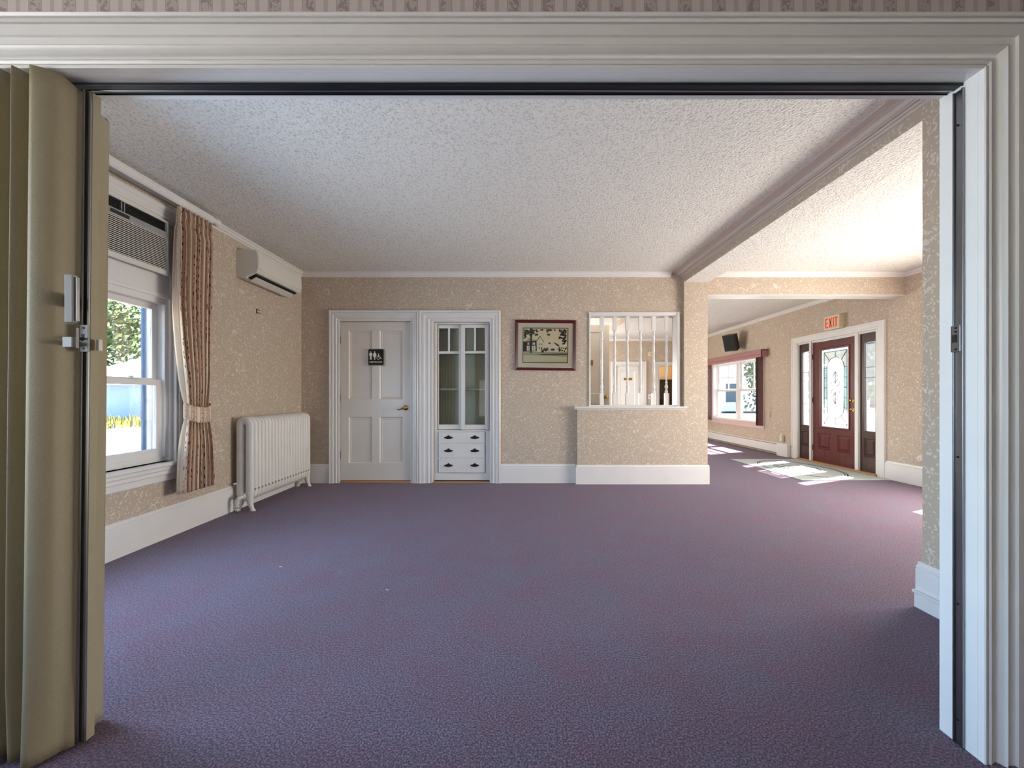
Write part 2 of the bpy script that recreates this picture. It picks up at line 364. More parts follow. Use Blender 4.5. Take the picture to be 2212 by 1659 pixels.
# cornices
def strip_y(name, prof, y0, y1, label, m=M_TRIM): return struct(MB().prism(prof, lambda a, b, t: (a, t, b), y0, y1).build(name, m), label, 'trim')
def strip_x(name, prof, x0, x1, label, m=M_TRIM): return struct(MB().prism(prof, lambda a, b, t: (t, a, b), x0, x1).build(name, m), label, 'trim')
strip_y('trim_2', [(2.147, CZ), (2.0, CZ), (2.0, 2.699), (2.05, 2.697), (2.075, 2.690), (2.088, 2.672), (2.10, 2.668), (2.10, 2.663), (2.118, 2.663), (2.122, 2.655), (2.134, 2.652), (2.136, 2.640), (2.147, 2.636)], 1.32, 5.06, 'smooth painted cornice along the left side of the long beam', M_SMOOTH)
cr = lambda x, s: [(x, CZ), (x+s*0.045, CZ), (x+s*0.045, 2.695), (x+s*0.03, 2.685), (x+s*0.026, 2.668), (x+s*0.014, 2.66), (x+s*0.012, 2.648), (x, 2.645)]
strip_y('trim_3', cr(-2.75, 1), 1.32, 5.06, 'narrow white picture rail at the top of the left wall')
strip_x('trim_4', cr(5.06, -1), -2.75, 2.0, 'narrow white moulding along the top of the back wall')
strip_x('trim_5', cr(5.06, -1), 2.46, 5.02, 'narrow white moulding above the entrance hall beam')
strip_y('trim_6', cr(5.02, -1), 1.32, 5.06, 'narrow white moulding at the top of the right wall in front of the beam')
strip_y('trim_7', cr(5.02, -1), 5.26, 10.9, 'narrow white moulding above the front door and window')
strip_x('trim_8', cr(10.9, -1), 0.5, 5.02, 'white moulding along the top of the far end wall')
# baseboards
BP = [(0, 0), (0.02, 0), (0.02, 0.203), (0.015, 0.208), (0.018, 0.214), (0.018, 0.222), (0.011, 0.228), (0.009, 0.240), (0.004, 0.245), (0, 0.245)]
def base(name, fn, t0, t1, label, extra=None):
    mb = MB().prism(BP, fn, t0, t1)
    if extra: extra(mb)
    return struct(mb.build(name, M_TRIM), label, 'baseboard')
base('baseboard_left', lambda a, b, t: (-2.75+a, t, b), 1.32, 5.06, 'tall white baseboard along the left wall')
base('baseboard_back', lambda a, b, t: (t, 5.06-a, b), -2.73, -2.383, 'short white baseboard between the radiator corner and the door casing')
base('baseboard_centre', lambda a, b, t: (t, 5.06-a, b), -0.188, 0.77, 'white baseboard under the framed picture')
def _ret(mb): mb.prism(BP, lambda a, b, t: (0.788-a, t, b), 4.98, 5.059)
base('baseboard_low', lambda a, b, t: (t, 5.0-a, b), 0.7885, 2.165, 'white baseboard along the boxed half wall', _ret)
base('baseboard_pier', lambda a, b, t: (t, 5.0-a*0.9, b*0.985), 2.165, 2.462, 'white baseboard at the foot of the pier')
base('baseboard_right', lambda a, b, t: (5.02-a, t, b), 1.32, 5.325, 'white baseboard right of the front door')
def _wing(mb):
    mb.prism([(0, 0), (0.03, 0.0), (0.03, 0.072), (0.042, 0.080), (0.042, 0.092), (0.0, 0.092)], lambda a, b, t: (2.147-a, t, b), 1.32, 2.088)
base('baseboard_wing', lambda a, b, t: (2.147-a*1.1, t, b*0.97), 1.32, 2.09, 'white baseboard with a shelf strip on the wing wall', _wing)
base('baseboard_far', lambda a, b, t: (t, 10.9-a, b), 0.5, 2.64, 'white baseboard along the far end wall')
# near opening: casing, lining
WF = 1.208
NP = [(0.0, 0.018), (0.003, 0.021), (0.008, 0.021), (0.010, 0.010), (0.0125, 0.010), (0.014, 0.018), (0.020, 0.022), (0.026, 0.019), (0.028, 0.010), (0.0295, 0.010), (0.031, 0.016), (0.035, 0.016), (0.037, 0.008), (0.045, 0.010), (0.052, 0.018), (0.056, 0.028), (0.062, 0.032), (0.068, 0.028), (0.070, 0.024), (0.093, 0.024), (0.0945, 0.033), (0.098, 0.033), (0.132, 0.029), (0.134, 0.019), (0.1365, 0.019), (0.138, 0.031), (0.145, 0.034), (0.150, 0.031), (0.152, 0.021), (0.154, 0.021), (0.156, 0.033), (0.164, 0.037), (0.172, 0.030), (0.174, 0.012)]
struct(casing(PB(WF), -1.75, 1.42, 0, 2.108, [(a*0.935, b*0.9) for a, b in NP]).build('trim_9', M_TRIM, smooth='auto'), 'wide grey white moulded casing framing the near opening', 'trim')
_l = MB().box(1.42, 1.435, 1.2085, 1.317, 0, 2.123).box(-1.765, -1.75, 1.2085, 1.317, 0, 2.123).box(-1.75, 1.42, 1.2085, 1.317, 2.108, 2.123)
struct(_l.build('trim_10', M_TRIM), 'plain white jamb boards lining the near opening', 'trim')
# ================================================================== track, strike, folding door
t = empty('door_track', (0, 1.27, 2.1), 'dark steel track in the head of the near opening', 'track')
MB().box(-1.75, 1.42, 1.246, 1.2495, 2.0985, 2.1075).box(-1.75, 1.42, 1.2925, 1.295, 2.1035, 2.1075).box(-1.75, 1.42, 1.2495, 1.270, 2.1015, 2.1075).box(-1.75, 1.42, 1.276, 1.2925, 2.106, 2.1075).build('channel', M_DKSTEEL, t, bevel=0.0008)
_o = MB().box(-1.75, 1.42, 1.270, 1.276, 2.100, 2.1075).build('rail', M_STEEL, t, bevel=0.0008); _o['label'] = 'bright steel rail edge'
t = empty('strike_channel', (1.42, 1.256, 0), 'slim steel closing channel set down the right jamb', 'channel')
MB().box(1.411, 1.4195, 1.2415, 1.2455, 0.001, 2.09).box(1.411, 1.4195, 1.2665, 1.2705, 0.001, 2.09).box(1.416, 1.4195, 1.2455, 1.2665, 0.001, 2.09).build('channel', M_STEEL, t, bevel=0.0008)
_z0, _z1 = at(2073, 760, 1.256).z, at(2073, 703, 1.256).z
MB().box(1.4085, 1.4155, 1.246, 1.2735, _z0, _z1).build('strike_plate', M_STEEL, t, bevel=0.001)['label'] = 'dull steel strike plate'
MB().box(1.407, 1.4087, 1.255, 1.268, _z0+0.03, _z0+0.055).build('strike_hole', M_BLACK, t)['label'] = 'black latch hole'
for zz in (_z0+0.008, _z1-0.008, 1.32, 0.92, 1.98, 0.45, 0.08):
    MB().lathe([(0.0, -0.0025), (0.003, -0.002), (0.0035, 0.004), (0, 0.004)], (1.4145 if _z0 > zz or zz > _z1 else 1.408, 1.258, zz), 'x', 10).build('screw', M_IRON, t, smooth=True)
FD = empty('folding_door', (-1.40, 1.262, 0), 'tan vinyl accordion folding door bunched at the left of the opening', 'folding door')
def shear(p, z): return -0.022*(1-z/2.1)
def fold_path(side):
    # plan polyline from the leading post to the left jamb; side -1 camera side, +1 room side
    pts = []; yc = 1.262
    if side < 0:
        pts = [(-1.384, 1.247), (-1.389, 1.246), (-1.395, 1.241), (-1.400, 1.232), (-1.404, 1.219), (-1.408, 1.204), (-1.414, 1.193), (-1.424, 1.184), (-1.436, 1.176), (-1.448, 1.170), (-1.456, 1.168), (-1.461, 1.172)]
        x = -1.461
        for k in range(5):
            pts += [(x-0.004, 1.185), (x-0.010, 1.215), (x-0.018, 1.240), (x-0.025, 1.243), (x-0.032, 1.236), (x-0.040, 1.205), (x-0.046, 1.180), (x-0.051, 1.1695), (x-0.056, 1.173)]
            x -= 0.056
    else:
        pts = [(-1.386, 1.277), (-1.394, 1.286), (-1.402, 1.312), (-1.410, 1.342), (-1.416, 1.356), (-1.423, 1.357), (-1.429, 1.350)]
        x = -1.429
        for k in range(5):
            pts += [(x-0.010, 1.32), (x-0.020, 1.285), (x-0.030, 1.282), (x-0.042, 1.32), (x-0.050, 1.350), (x-0.057, 1.357), (x-0.064, 1.350)]
            x -= 0.064
    return pts
def fold_sheet(side):
    mb = MB(); pts = fold_path(side); n = len(pts); zs = [0.012, 0.05, 0.12, 0.25, 0.6, 1.0, 1.5, 1.9, 2.04, 2.085]
    cx = -1.462
    for zi, z in enumerate(zs):
        for i, (x, y) in enumerate(pts):
            k = (1-z/2.1)
            yy = y
            if side < 0:
                rise = 0.0
                if z < 0.3: yy = y-0.012*(0.3-z)/0.3*math.sin(i*0.9)   # slack at the hem
                zz = z if zi < len(zs)-1 else 2.098-0.02*max(0, 1-abs(y-1.25)/0.035)
            else:
                zz = z if zi < len(zs)-1 else 2.07
                if zi == len(zs)-1 and 1 < i < 5: zz = 2.055
            mb.v.append((x+shear(0, z), yy, zz))
    for a in range(len(zs)-1):
        for i in range(n-1): mb.f.append((a*n+i, a*n+i+1, (a+1)*n+i+1, (a+1)*n+i)); mb.m.append(0)
    return mb
fb = fold_sheet(-1)
_b2 = fold_sheet(1); fb.add(_b2.v, _b2.f)
fb.build('curtain_panel', M_VINYL, FD, smooth=True, solid=0.003)
def lean_box(mb, x0, x1, y0, y1, z0, z1):
    s0, s1 = shear(0, z0), shear(0, z1)
    v = [(x+(s0 if z == z0 else s1), y, z) for z in (z0, z1) for y in (y0, y1) for x in (x0, x1)]
    return mb.add(v, [(0, 2, 3, 1), (4, 5, 7, 6), (0, 1, 5, 4), (2, 6, 7, 3), (0, 4, 6, 2), (1, 3, 7, 5)])
pb = MB()
lean_box(pb, -1.384, -1.364, 1.256, 1.282, 0.012, 2.085)
pb.build('lead_post', M_VINYL, FD, bevel=0.002)
rb = MB(); lean_box(rb, -1.3835, -1.3765, 1.244, 1.256, 0.012, 2.085); lean_box(rb, -1.3695, -1.3645, 1.250, 1.256, 0.012, 2.085)
FD.location.x += 0.0
rb.build('steel_edge', M_STEEL, FD, bevel=0.001)['label'] = 'bright steel edge strips'
hz0, hz1 = at(157, 697, 1.19).z, at(157, 594, 1.19).z
MB().prism([(-1.374, 1.196), (-1.370, 1.181), (-1.350, 1.185), (-1.3475, 1.198), (-1.36, 1.203)], lambda a, b, t: (a, b, t), hz0, hz1).build('pull_handle', M_GREYPL, FD, bevel=0.002)['label'] = 'grey plastic pull handle'
MB().prism([(-1.368, 1.2), (-1.352, 1.197), (-1.398, 1.246), (-1.41, 1.243)], lambda a, b, t: (a, b, t), (hz0+hz1)/2-0.02, (hz0+hz1)/2+0.02).box(-1.345, -1.3425, 1.190, 1.199, hz0+0.004, hz1-0.006).box(-1.356, -1.345, 1.1965, 1.199, hz0+0.01, hz1-0.012).build('handle_bracket', M_STEEL, FD, bevel=0.0008)
kz0, kz1 = at(150, 750, 1.19).z, at(150, 728, 1.19).z
MB().prism([(-1.381, 1.196), (-1.378, 1.183), (-1.352, 1.185), (-1.350, 1.197)], lambda a, b, t: (a, b, t), kz0, kz1).prism([(-1.372, 1.197), (-1.36, 1.196), (-1.40, 1.247), (-1.412, 1.243)], lambda a, b, t: (a, b, t), kz0+0.008, kz1-0.008).box(-1.345, -1.3425, 1.19, 1.197, kz0-0.003, kz1+0.028).build('thumb_latch', M_GREYPL, FD, bevel=0.002)
pz0, pz1 = at(185, 760, 1.24).z, at(185, 702, 1.24).z
lp = MB().box(-1.387, -1.361, 1.238, 1.2445, pz0, pz1).build('latch_plate', M_GREYPL, FD, bevel=0.001)
lv = MB().box(-1.381, -1.372, 1.2365, 1.239, pz0+0.036, pz0+0.056, 0).tube([(-1.377, 1.236, pz0+0.042), (-1.369, 1.226, pz0+0.04), (-1.361, 1.222, pz0+0.038)], [0.003, 0.0035, 0.006], 10)
lv.build('latch_lever', M_IRON, lp, smooth='auto')
for zz in (pz0+0.01, pz1-0.01):
    MB().lathe([(0, -0.002), (0.0035, -0.0015), (0.0035, 0.002), (0, 0.002)], (-1.374, 1.238, zz), 'y', 10).build('latch_screw', M_IRON, lp)
MB().box(-1.362, -1.352, 1.262, 1.275, kz0-0.002, kz1+0.004).build('room_side_latch', M_PLASTIC, FD, bevel=0.002)
FD.location.x += 0.016
# ================================================================== left wall: window, air conditioner, curtain, mini split, radiator
WN = empty('window_1', (-2.82, 2.7, 0.6), 'white double hung sash window in the left wall', 'window', kind='structure')
y0w, y1w = 2.24, 3.17
MB().box(-2.949, -2.76, y1w-0.02, y1w-0.0005, 0.601, 2.469).box(-2.949, -2.76, y0w+0.0005, y0w+0.02, 0.601, 2.469).build('jamb', M_TRIM, WN)
def sash(x, ya, yb, za, zb, st, rl, rt):
    mb = MB(); mb.box(x-0.018, x+0.018, ya, ya+st, za, zb).box(x-0.018, x+0.018, yb-st, yb, za, zb)
    mb.box(x-0.018, x+0.018, ya+st, yb-st, za, za+rl).box(x-0.018, x+0.018, ya+st, yb-st, zb-rt, zb); return mb
YA, YB_ = y0w+0.02, y1w-0.02
mb = MB()
mb.box(-2.90, -2.775, YB_-0.03, YB_, 0.63, 1.90).box(-2.90, -2.775, YA, YA+0.03, 0.63, 1.90).box(-2.90, -2.775, YA+0.03, YB_-0.03, 1.84, 1.90).box(-2.90, -2.79, YA+0.03, YB_-0.03, 0.602, 0.645)
mb.box(-2.80, -2.775, YB_-0.034, YB_-0.03, 0.645, 1.84)
mb.build('window_frame', M_TRIM, WN, bevel=0.003)
us_ = sash(-2.855, YA+0.03, YB_-0.03, 1.215, 1.84, 0.045, 0.04, 0.045).build('upper_sash', M_TRIM, WN, bevel=0.003)
ls_ = sash(-2.815, YA+0.03, YB_-0.034, 0.645, 1.245, 0.05, 0.06, 0.045).build('lower_sash', M_TRIM, WN, bevel=0.003)
MB().box(-2.857, -2.853, YA+0.075, YB_-0.075, 1.255, 1.795).build('pane', M_GLASS, us_)
MB().box(-2.817, -2.813, YA+0.08, YB_-0.084, 0.705, 1.20).build('pane', M_GLASS, ls_)
MB().box(-2.80, -2.77, 2.83, 2.90, 1.245, 1.252).lathe([(0, 0), (0.016, 0), (0.014, 0.012), (0, 0.014)], (-2.80, 2.865, 1.252), 'z', 12).build('sash_lock', M_PLASTIC, ls_)
MB().box(-2.80, -2.766, YA, YB_, 1.90, 2.075).box(-2.80, -2.755, YA, YB_, 1.885, 1.915).box(-2.80, -2.76, 3.075, YB_, 2.075, 2.469).build('filler_board', M_TRIM, WN, bevel=0.003)
CP = [(0.0, 0.010), (0.004, 0.018), (0.012, 0.018), (0.014, 0.012), (0.03, 0.014), (0.034, 0.020), (0.05, 0.024), (0.056, 0.020), (0.09, 0.021), (0.093, 0.027), (0.10, 0.032), (0.115, 0.034), (0.122, 0.028), (0.13, 0.026), (0.13, 0.006)]
struct(casing(PL(-2.75), y0w, y1w, 0.60, 2.47, CP).build('trim_11', M_TRIM, smooth='auto'), 'white moulded casing round the left window', 'trim')
mb = MB().prism([(-2.80, 0.60), (-2.695, 0.60), (-2.688, 0.592), (-2.688, 0.578), (-2.695, 0.570), (-2.75, 0.570), (-2.75, 0.59), (-2.80, 0.59)], lambda a, b, t_: (a, t_, b), y0w-0.03, 3.20)
mb.prism([(-2.75, 0.570), (-2.705, 0.570), (-2.705, 0.545), (-2.715, 0.535), (-2.715, 0.51), (-2.728, 0.502), (-2.73, 0.458), (-2.738, 0.450), (-2.75, 0.450)], lambda a, b, t_: (a, t_, b), y0w-0.02, 3.17)
struct(mb.build('trim_12', M_TRIM), 'white window stool and stepped apron below the left window', 'trim')
# through-wall air conditioner
AC = empty('air_conditioner', (-2.74, 2.70, 2.075), 'off white window air conditioner with slatted grille above the left window', 'air conditioner')
a0, a1, ax = 2.36, 3.07, -2.70
MB().box(-2.94, ax-0.02, a0, a1, 2.077, 2.468).build('case', M_PLASTIC, AC, bevel=0.004)
mb = MB().box(ax-0.02, ax, a0, a1, 2.05, 2.085).box(ax-0.02, ax, a0, a0+0.018, 2.085, 2.468).box(ax-0.02, ax, a1-0.018, a1, 2.085, 2.468).box(ax-0.02, ax, a0+0.018, a1-0.018, 2.34, 2.385).box(ax-0.02, ax, a0+0.018, a1-0.018, 2.457, 2.468)
mb.build('front_panel', M_PLASTIC, AC, bevel=0.003)
mb = MB().box(ax-0.0195, ax-0.0165, a0+0.018, a1-0.018, 2.085, 2.34, 1)
for k in range(19): z = 2.092+k*0.0131; mb.add([(ax-0.012, a0+0.018, z+0.004), (ax-0.001, a0+0.018, z), (ax-0.001, a0+0.018, z+0.0055), (ax-0.012, a0+0.018, z+0.0095), (ax-0.012, a1-0.018, z+0.004), (ax-0.001, a1-0.018, z), (ax-0.001, a1-0.018, z+0.0055), (ax-0.012, a1-0.018, z+0.0095)], [(0, 1, 2, 3), (7, 6, 5, 4), (0, 4, 5, 1), (1, 5, 6, 2), (2, 6, 7, 3), (3, 7, 4, 0)])
mb.build('intake_grille', [M_PLASTIC, M_DARKPL], AC)
mb = MB().box(ax-0.019, ax-0.016, a0+0.018, a1-0.018, 2.386, 2.457)
for k in range(6): mb.box(ax-0.016, ax-0.004, a0+0.018, a1-0.018, 2.392+k*0.0112, 2.3955+k*0.0112)
for yy in (2.70, 2.72, a1-0.03): mb.box(ax-0.016, ax-0.003, yy, yy+0.006, 2.386, 2.457, 1)
mb.build('air_outlet', [M_DARKPL, M_GREYPL], AC)['label'] = 'black louvred outlet'
MB().box(ax-0.001, ax+0.003, a0+0.02, a1-0.02, 2.343, 2.383).build('control_strip', M_GREYPL, AC, bevel=0.001)['label'] = 'grey control strip'
MB().box(ax+0.003, ax+0.005, 2.62, 2.75, 2.348, 2.372).build('display', M_DARKPL, AC)['label'] = 'small black display'
# curtain rod and curtain
CR = empty('curtain_rod', (-2.62, 2.6, 2.64), 'white fluted curtain rod with a ball end above the left window', 'curtain rod')
prf = []
for k in range(28):
    a = 2*math.pi*k/28; r = 0.030*(1+0.06*math.cos(a*14)); prf.append((r*0.75*math.cos(a), r*1.05*math.sin(a)))
MB().prism(prf, lambda a, b, t_: (-2.62+a, t_, 2.638+b), 1.95, 3.40).build('rod', M_TRIM, CR, smooth='auto')
MB().lathe([(0.0, 3.398), (0.026, 3.40), (0.028, 3.412), (0.020, 3.418), (0.020, 3.424), (0.030, 3.43), (0.036, 3.445), (0.034, 3.462), (0.024, 3.475), (0.0, 3.482)], (-2.62, 0, 2.638), 'y', 24).build('finial', M_TRIM, CR, smooth=True)
for yy in (3.36, 2.0): MB().box(-2.75, -2.64, yy, yy+0.025, 2.62, 2.645).build('bracket', M_TRIM, CR)
def curtain_mat():
    m, nt, b = new_mat('cream_woven_stripe_fabric'); uv = nt.nodes.new('ShaderNodeUVMap'); uv.uv_map = 'UVMap'
    sx = nt.nodes.new('ShaderNodeSeparateXYZ'); nt.links.new(uv.outputs[0], sx.inputs[0]); u, v = sx.outputs[0], sx.outputs[1]
    f = mth(nt, 'FRACT', mth(nt, 'MULTIPLY', u, 10.7))
    base = ramp(nt, f, [(0.0, lin(226, 208, 182)), (0.30, lin(196, 166, 144)), (0.40, lin(220, 198, 172)), (0.55, lin(190, 156, 136)), (0.72, lin(220, 198, 172)), (0.82, lin(198, 168, 146))], 'CONSTANT')
    bands = ramp(nt, f, [(0, (0, 0, 0)), (0.31, (1, 1, 1)), (0.36, (0, 0, 0)), (0.43, (1, 1, 1)), (0.49, (0, 0, 0)), (0.56, (1, 1, 1)), (0.64, (0, 0, 0)), (0.74, (1, 1, 1)), (0.79, (0, 0, 0)), (0.85, (1, 1, 1)), (0.89, (0, 0, 0))], 'CONSTANT')
    cb = nt.nodes.new('ShaderNodeCombineXYZ'); nt.links.new(mth(nt, 'MULTIPLY', u, 120.0), cb.inputs[0]); nt.links.new(mth(nt, 'MULTIPLY', v, 60.0), cb.inputs[1])
    n = N(nt, 'ShaderNodeTexNoise', Scale=1.0, Detail=2.0); nt.links.new(cb.outputs[0], n.inputs['Vector'])
    dash = mth(nt, 'GREATER_THAN', n.outputs[0], 0.55)
    bw = nt.nodes.new('ShaderNodeRGBToBW'); nt.links.new(bands, bw.inputs[0])
    nt.links.new(mix(nt, mth(nt, 'MULTIPLY', bw.outputs[0], dash), base, lin(66, 44, 44)), b.inputs['Base Color'])
    b.inputs['Roughness'].default_value = 0.85; b.inputs['Sheen Weight'].default_value = 0.2; return m
M_CURT = curtain_mat()
CU = empty('curtain', (-2.62, 3.22, 0.36), 'cream striped pleated curtain tied back at the left window', 'curtain')
def curtain_sheet():
    mb = MB(); nu, nv = 160, 60; zt, zb, ztie = 2.60, 0.345, 0.985; npl = 8
    uvs = []
    for j in range(nv+1):
        v = j/nv; z = zt+(zb-zt)*v
        # left and right edges along the wall
        if z > ztie:
            k = (zt-z)/(zt-ztie); yl = 3.055+0.10*max(0, k-0.45)**1.3/0.55**1.3*0.9+(-0.02*math.sin(k*math.pi)); yr = 3.405-0.045*k
        else:
            k = (ztie-z)/(ztie-zb); e = 1-(1-k)**2; yl = 3.145-0.07*e; yr = 3.36+0.055*e
        tight = math.exp(-((z-ztie)/0.16)**2)
        amp = 0.040*(1-0.45*tight)
        if z > 2.45: amp *= 0.55+0.45*((2.60-z)/0.15)
        for i in range(nu+1):
            u = i/nu
            ph = 2*math.pi*npl*u
            pinch = 0.5+0.5*math.sin(ph)
            yy = yl+(yr-yl)*u+0.010*math.sin(2*ph+0.6)*(1-tight*0.5)
            xx = -2.625+amp*math.sin(ph)+0.008*math.sin(3.1*ph+4*v)*(1-0.6*tight)
            if 2.42 < z < 2.5: xx = -2.625+(xx+2.625)*0.75
            mb.v.append((xx, yy, z+0.006*math.sin(ph) * (1 if j == nv else 0))); uvs.append((u, 1-v))
    for j in range(nv):
        for i in range(nu):
            a = j*(nu+1)+i; mb.f.append((a, a+1, a+nu+2, a+nu+1)); mb.m.append(0)
    mb.uv = uvs; return mb
curtain_sheet().build('drape', M_CURT, CU, smooth=True, solid=0.003)
tb = MB(); ring = []; uvs = []
NT = 40
for j, z in enumerate((0.915, 0.93, 0.985, 1.03, 1.045)):
    for i in range(NT+1):
        a = 2*math.pi*i/NT
        sag = 0.022*math.cos(a)*(1)
        o = 0.0 if 0 < j < 4 else -0.004
        tb.v.append((-2.625+(0.056+o)*math.cos(a)*1.0, 3.255+(0.125+o)*math.sin(a), z-0.012*math.cos(2*a)-0.01*math.cos(a))); uvs.append((0.3+0.9*i/NT, z))
for j in range(4):
    for i in range(NT): a = j*(NT+1)+i; tb.f.append((a, a+1, a+NT+2, a+NT+1)); tb.m.append(0)
tb.uv = uvs; tb.build('tieback', M_CURT, CU, smooth=True, solid=0.004)
# hook
HK = MB().box(-2.75, -2.748, 4.175, 4.215, 1.995, 2.04).tube([(-2.749, 4.19, 2.03), (-2.735, 4.195, 2.025), (-2.728, 4.20, 2.035)], 0.004, 8).tube([(-2.749, 4.19, 2.0), (-2.735, 4.195, 1.998)], 0.004, 8)
HK = MB().tube([(-2.749, 4.18, 2.04), (-2.749, 4.18, 1.995)], 0.006, 8).tube([(-2.749, 4.18, 2.035), (-2.735, 4.19, 2.035), (-2.728, 4.205, 2.03)], 0.004, 8).tube([(-2.749, 4.18, 2.0), (-2.735, 4.19, 2.0), (-2.728, 4.205, 2.003)], 0.004, 8)
tag(HK.build('wall_hook', M_IRON), 'small dark metal hook on the left wall below the mini split', 'hook')
# mini split
MS = empty('mini_split', (-2.75, 4.28, 2.30), 'off white mini split air conditioner head high on the left wall', 'air conditioner')
m0, m1 = 3.885, 4.675
pf = [(0, 2.295), (0.02, 2.288), (0.09, 2.284), (0.10, 2.30), (0.175, 2.335), (0.19, 2.335), (0.206, 2.352), (0.212, 2.40), (0.208, 2.50), (0.196, 2.553), (0.18, 2.562), (0, 2.565)]
MB().prism(pf, lambda a, b, t_: (-2.75+a, t_, b), m0, m1).build('body', M_PLASTIC, MS, bevel=0.003)
MB().prism([(0.213, 2.365), (0.2165, 2.40), (0.2125, 2.50), (0.2015, 2.55), (0.198, 2.55), (0.209, 2.50), (0.2125, 2.40), (0.2095, 2.365)], lambda a, b, t_: (-2.75+a, t_, b), m0+0.008, m1-0.006).build('front_cover', M_PLASTIC, MS)
MB().prism([(0.092, 2.288), (0.100, 2.2985), (0.172, 2.3325), (0.174, 2.3315), (0.178, 2.322), (0.105, 2.284)], lambda a, b, t_: (-2.75+a, t_, b), m0+0.03, m1-0.05).build('air_outlet', M_BLACK, MS)['label'] = 'dark open air outlet'
MB().prism([(0.098, 2.272), (0.102, 2.268), (0.158, 2.302), (0.157, 2.307)], lambda a, b, t_: (-2.75+a, t_, b), m0+0.05, m1-0.07).build('louvre_flap', M_PLASTIC, MS)
for yy in (m0+0.022, m1-0.04): MB().box(-2.542, -2.5335, yy, yy+0.012, 2.374, 2.379).build('badge', M_GREYPL, MS)
# radiator
RA = empty('radiator', (-2.63, 4.34, 0), 'white cast iron column radiator below the mini split', 'radiator')
NS = 20; r0, r1 = 3.80, 4.905; pitch = (r1-r0)/NS; xb, xf = -2.705, -2.545
def rad_section(y, w):
    mb = MB()
    outer = []; zt, zb_, cr_ = 0.915, 0.095, 0.062
    hw = 0.03
    def col(xc):
        rings = []
        for z in [zb_+0.03+k*(zt-zb_-0.06)/14 for k in range(15)]:
            rings.append([(xc+0.036*math.cos(2*math.pi*k/16), y+w*0.46*math.sin(2*math.pi*k/16), z) for k in range(16)])
        mb.loft(rings)
    # one continuous loop: front column, top arch, back column, bottom arch
    path = []
    xf_, xb_ = xf-0.036, xb+0.036
    for k in range(9): a = math.pi/2*k/8; path.append((xf_-0.045+0.045*math.cos(a), zt-0.036-0.045+0.045*math.sin(a)))
    for k in range(9): a = math.pi/2+math.pi/2*k/8; path.append((xb_+0.045+0.045*math.cos(a), zt-0.036-0.045+0.045*math.sin(a)))
    for k in range(9): a = math.pi+math.pi/2*k/8; path.append((xb_+0.045+0.045*math.cos(a), zb_+0.036+0.045+0.045*math.sin(a)))
    for k in range(9): a = 1.5*math.pi+math.pi/2*k/8; path.append((xf_-0.045+0.045*math.cos(a), zb_+0.036+0.045+0.045*math.sin(a)))
    n = len(path); rings = []
    for i in range(n+1):
        p = Vector((path[i % n][0], 0, path[i % n][1])); q = Vector((path[(i+1) % n][0], 0, path[(i+1) % n][1])); o_ = Vector((path[i-1 if i < n else n-1][0], 0, path[i-1 if i < n else n-1][1]))
        t_ = (Vector((path[(i+1) % n][0]-path[(i-1) % n][0], 0, path[(i+1) % n][1]-path[(i-1) % n][1]))).normalized()
        nn = Vector((t_.z, 0, -t_.x))
        rings.append([(p.x+nn.x*0.037*math.cos(2*math.pi*k/14), y+w*0.5*math.copysign(abs(math.sin(2*math.pi*k/14))**0.75, math.sin(2*math.pi*k/14)), p.z+nn.z*0.037*math.cos(2*math.pi*k/14)) for k in range(14)])
    mb.loft(rings, caps=False)
    return mb
secmesh = None
for i in range(NS):
    yc = r0+(i+0.5)*pitch
    if secmesh is None:
        so_ = rad_section(yc, pitch*1.0).build('section', M_RAD, RA, smooth=True); secmesh = so_
    else:
        c = secmesh.copy(); COL.objects.link(c); c.parent = RA; c.location = secmesh.location+Vector((0, i*pitch, 0))
for zc in (0.15, 0.86): MB().lathe([(0.0, r0+0.02), (0.028, r0+0.02), (0.028, r1-0.02), (0, r1-0.02)], (-2.625, 0, zc), 'y', 14).build('manifold', M_RADP, RA, smooth='auto')
for i in range(NS-1):
    MB().lathe([(0, 0.004), (0.008, 0.004), (0.010, 0.0), (0.010, -0.03), (0, -0.03)], (xf, r0+(i+1)*pitch, 0.205), 'x', 10).build('tie_boss', M_GREYPL, RA, smooth='auto')
def foot(yc, xc, s):
    rings = []
    for z, r, dx in ((0.15, 0.034, 0), (0.10, 0.032, 0), (0.06, 0.026, 0.006*s), (0.03, 0.02, 0.018*s), (0.012, 0.022, 0.026*s), (0.001, 0.026, 0.03*s)):
        rings.append([(xc+dx+r*math.cos(2*math.pi*k/14), yc+0.8*r*math.sin(2*math.pi*k/14), z) for k in range(14)])
    return MB().loft(rings)
for yc in (r0+pitch*0.5, r1-pitch*0.5):
    for xc, s in ((xf-0.036, 1), (xb+0.036, -1)): foot(yc, xc, s).build('leg', M_RADP, RA, smooth='auto')
mb = MB().tube([(-2.62, r0+0.02, 0.15), (-2.62, r0-0.03, 0.15), (-2.635, r0-0.045, 0.14), (-2.65, r0-0.05, 0.115), (-2.652, r0-0.05, 0.09), (-2.652, r0-0.05, 0.001)], [0.018, 0.018, 0.02, 0.02, 0.02, 0.016], 12)
for z in (0.035, 0.06, 0.085): mb.lathe([(0.016, z), (0.022, z), (0.022, z+0.01), (0.016, z+0.01)], (-2.652, r0-0.05, 0), 'z', 8)
mb.lathe([(0.018, r0-0.03), (0.026, r0-0.03), (0.026, r0-0.012), (0.018, r0-0.012)], (-2.62, 0, 0.15), 'y', 8)
mb.build('valve_pipe', M_RADP, RA, smooth='auto')
MB().tube([(-2.70, r0+0.01, 0.27), (-2.70, r0-0.012, 0.27), (-2.70, r0-0.03, 0.275)], [0.008, 0.008, 0.005], 8).build('bleed_valve', M_RADP, RA)
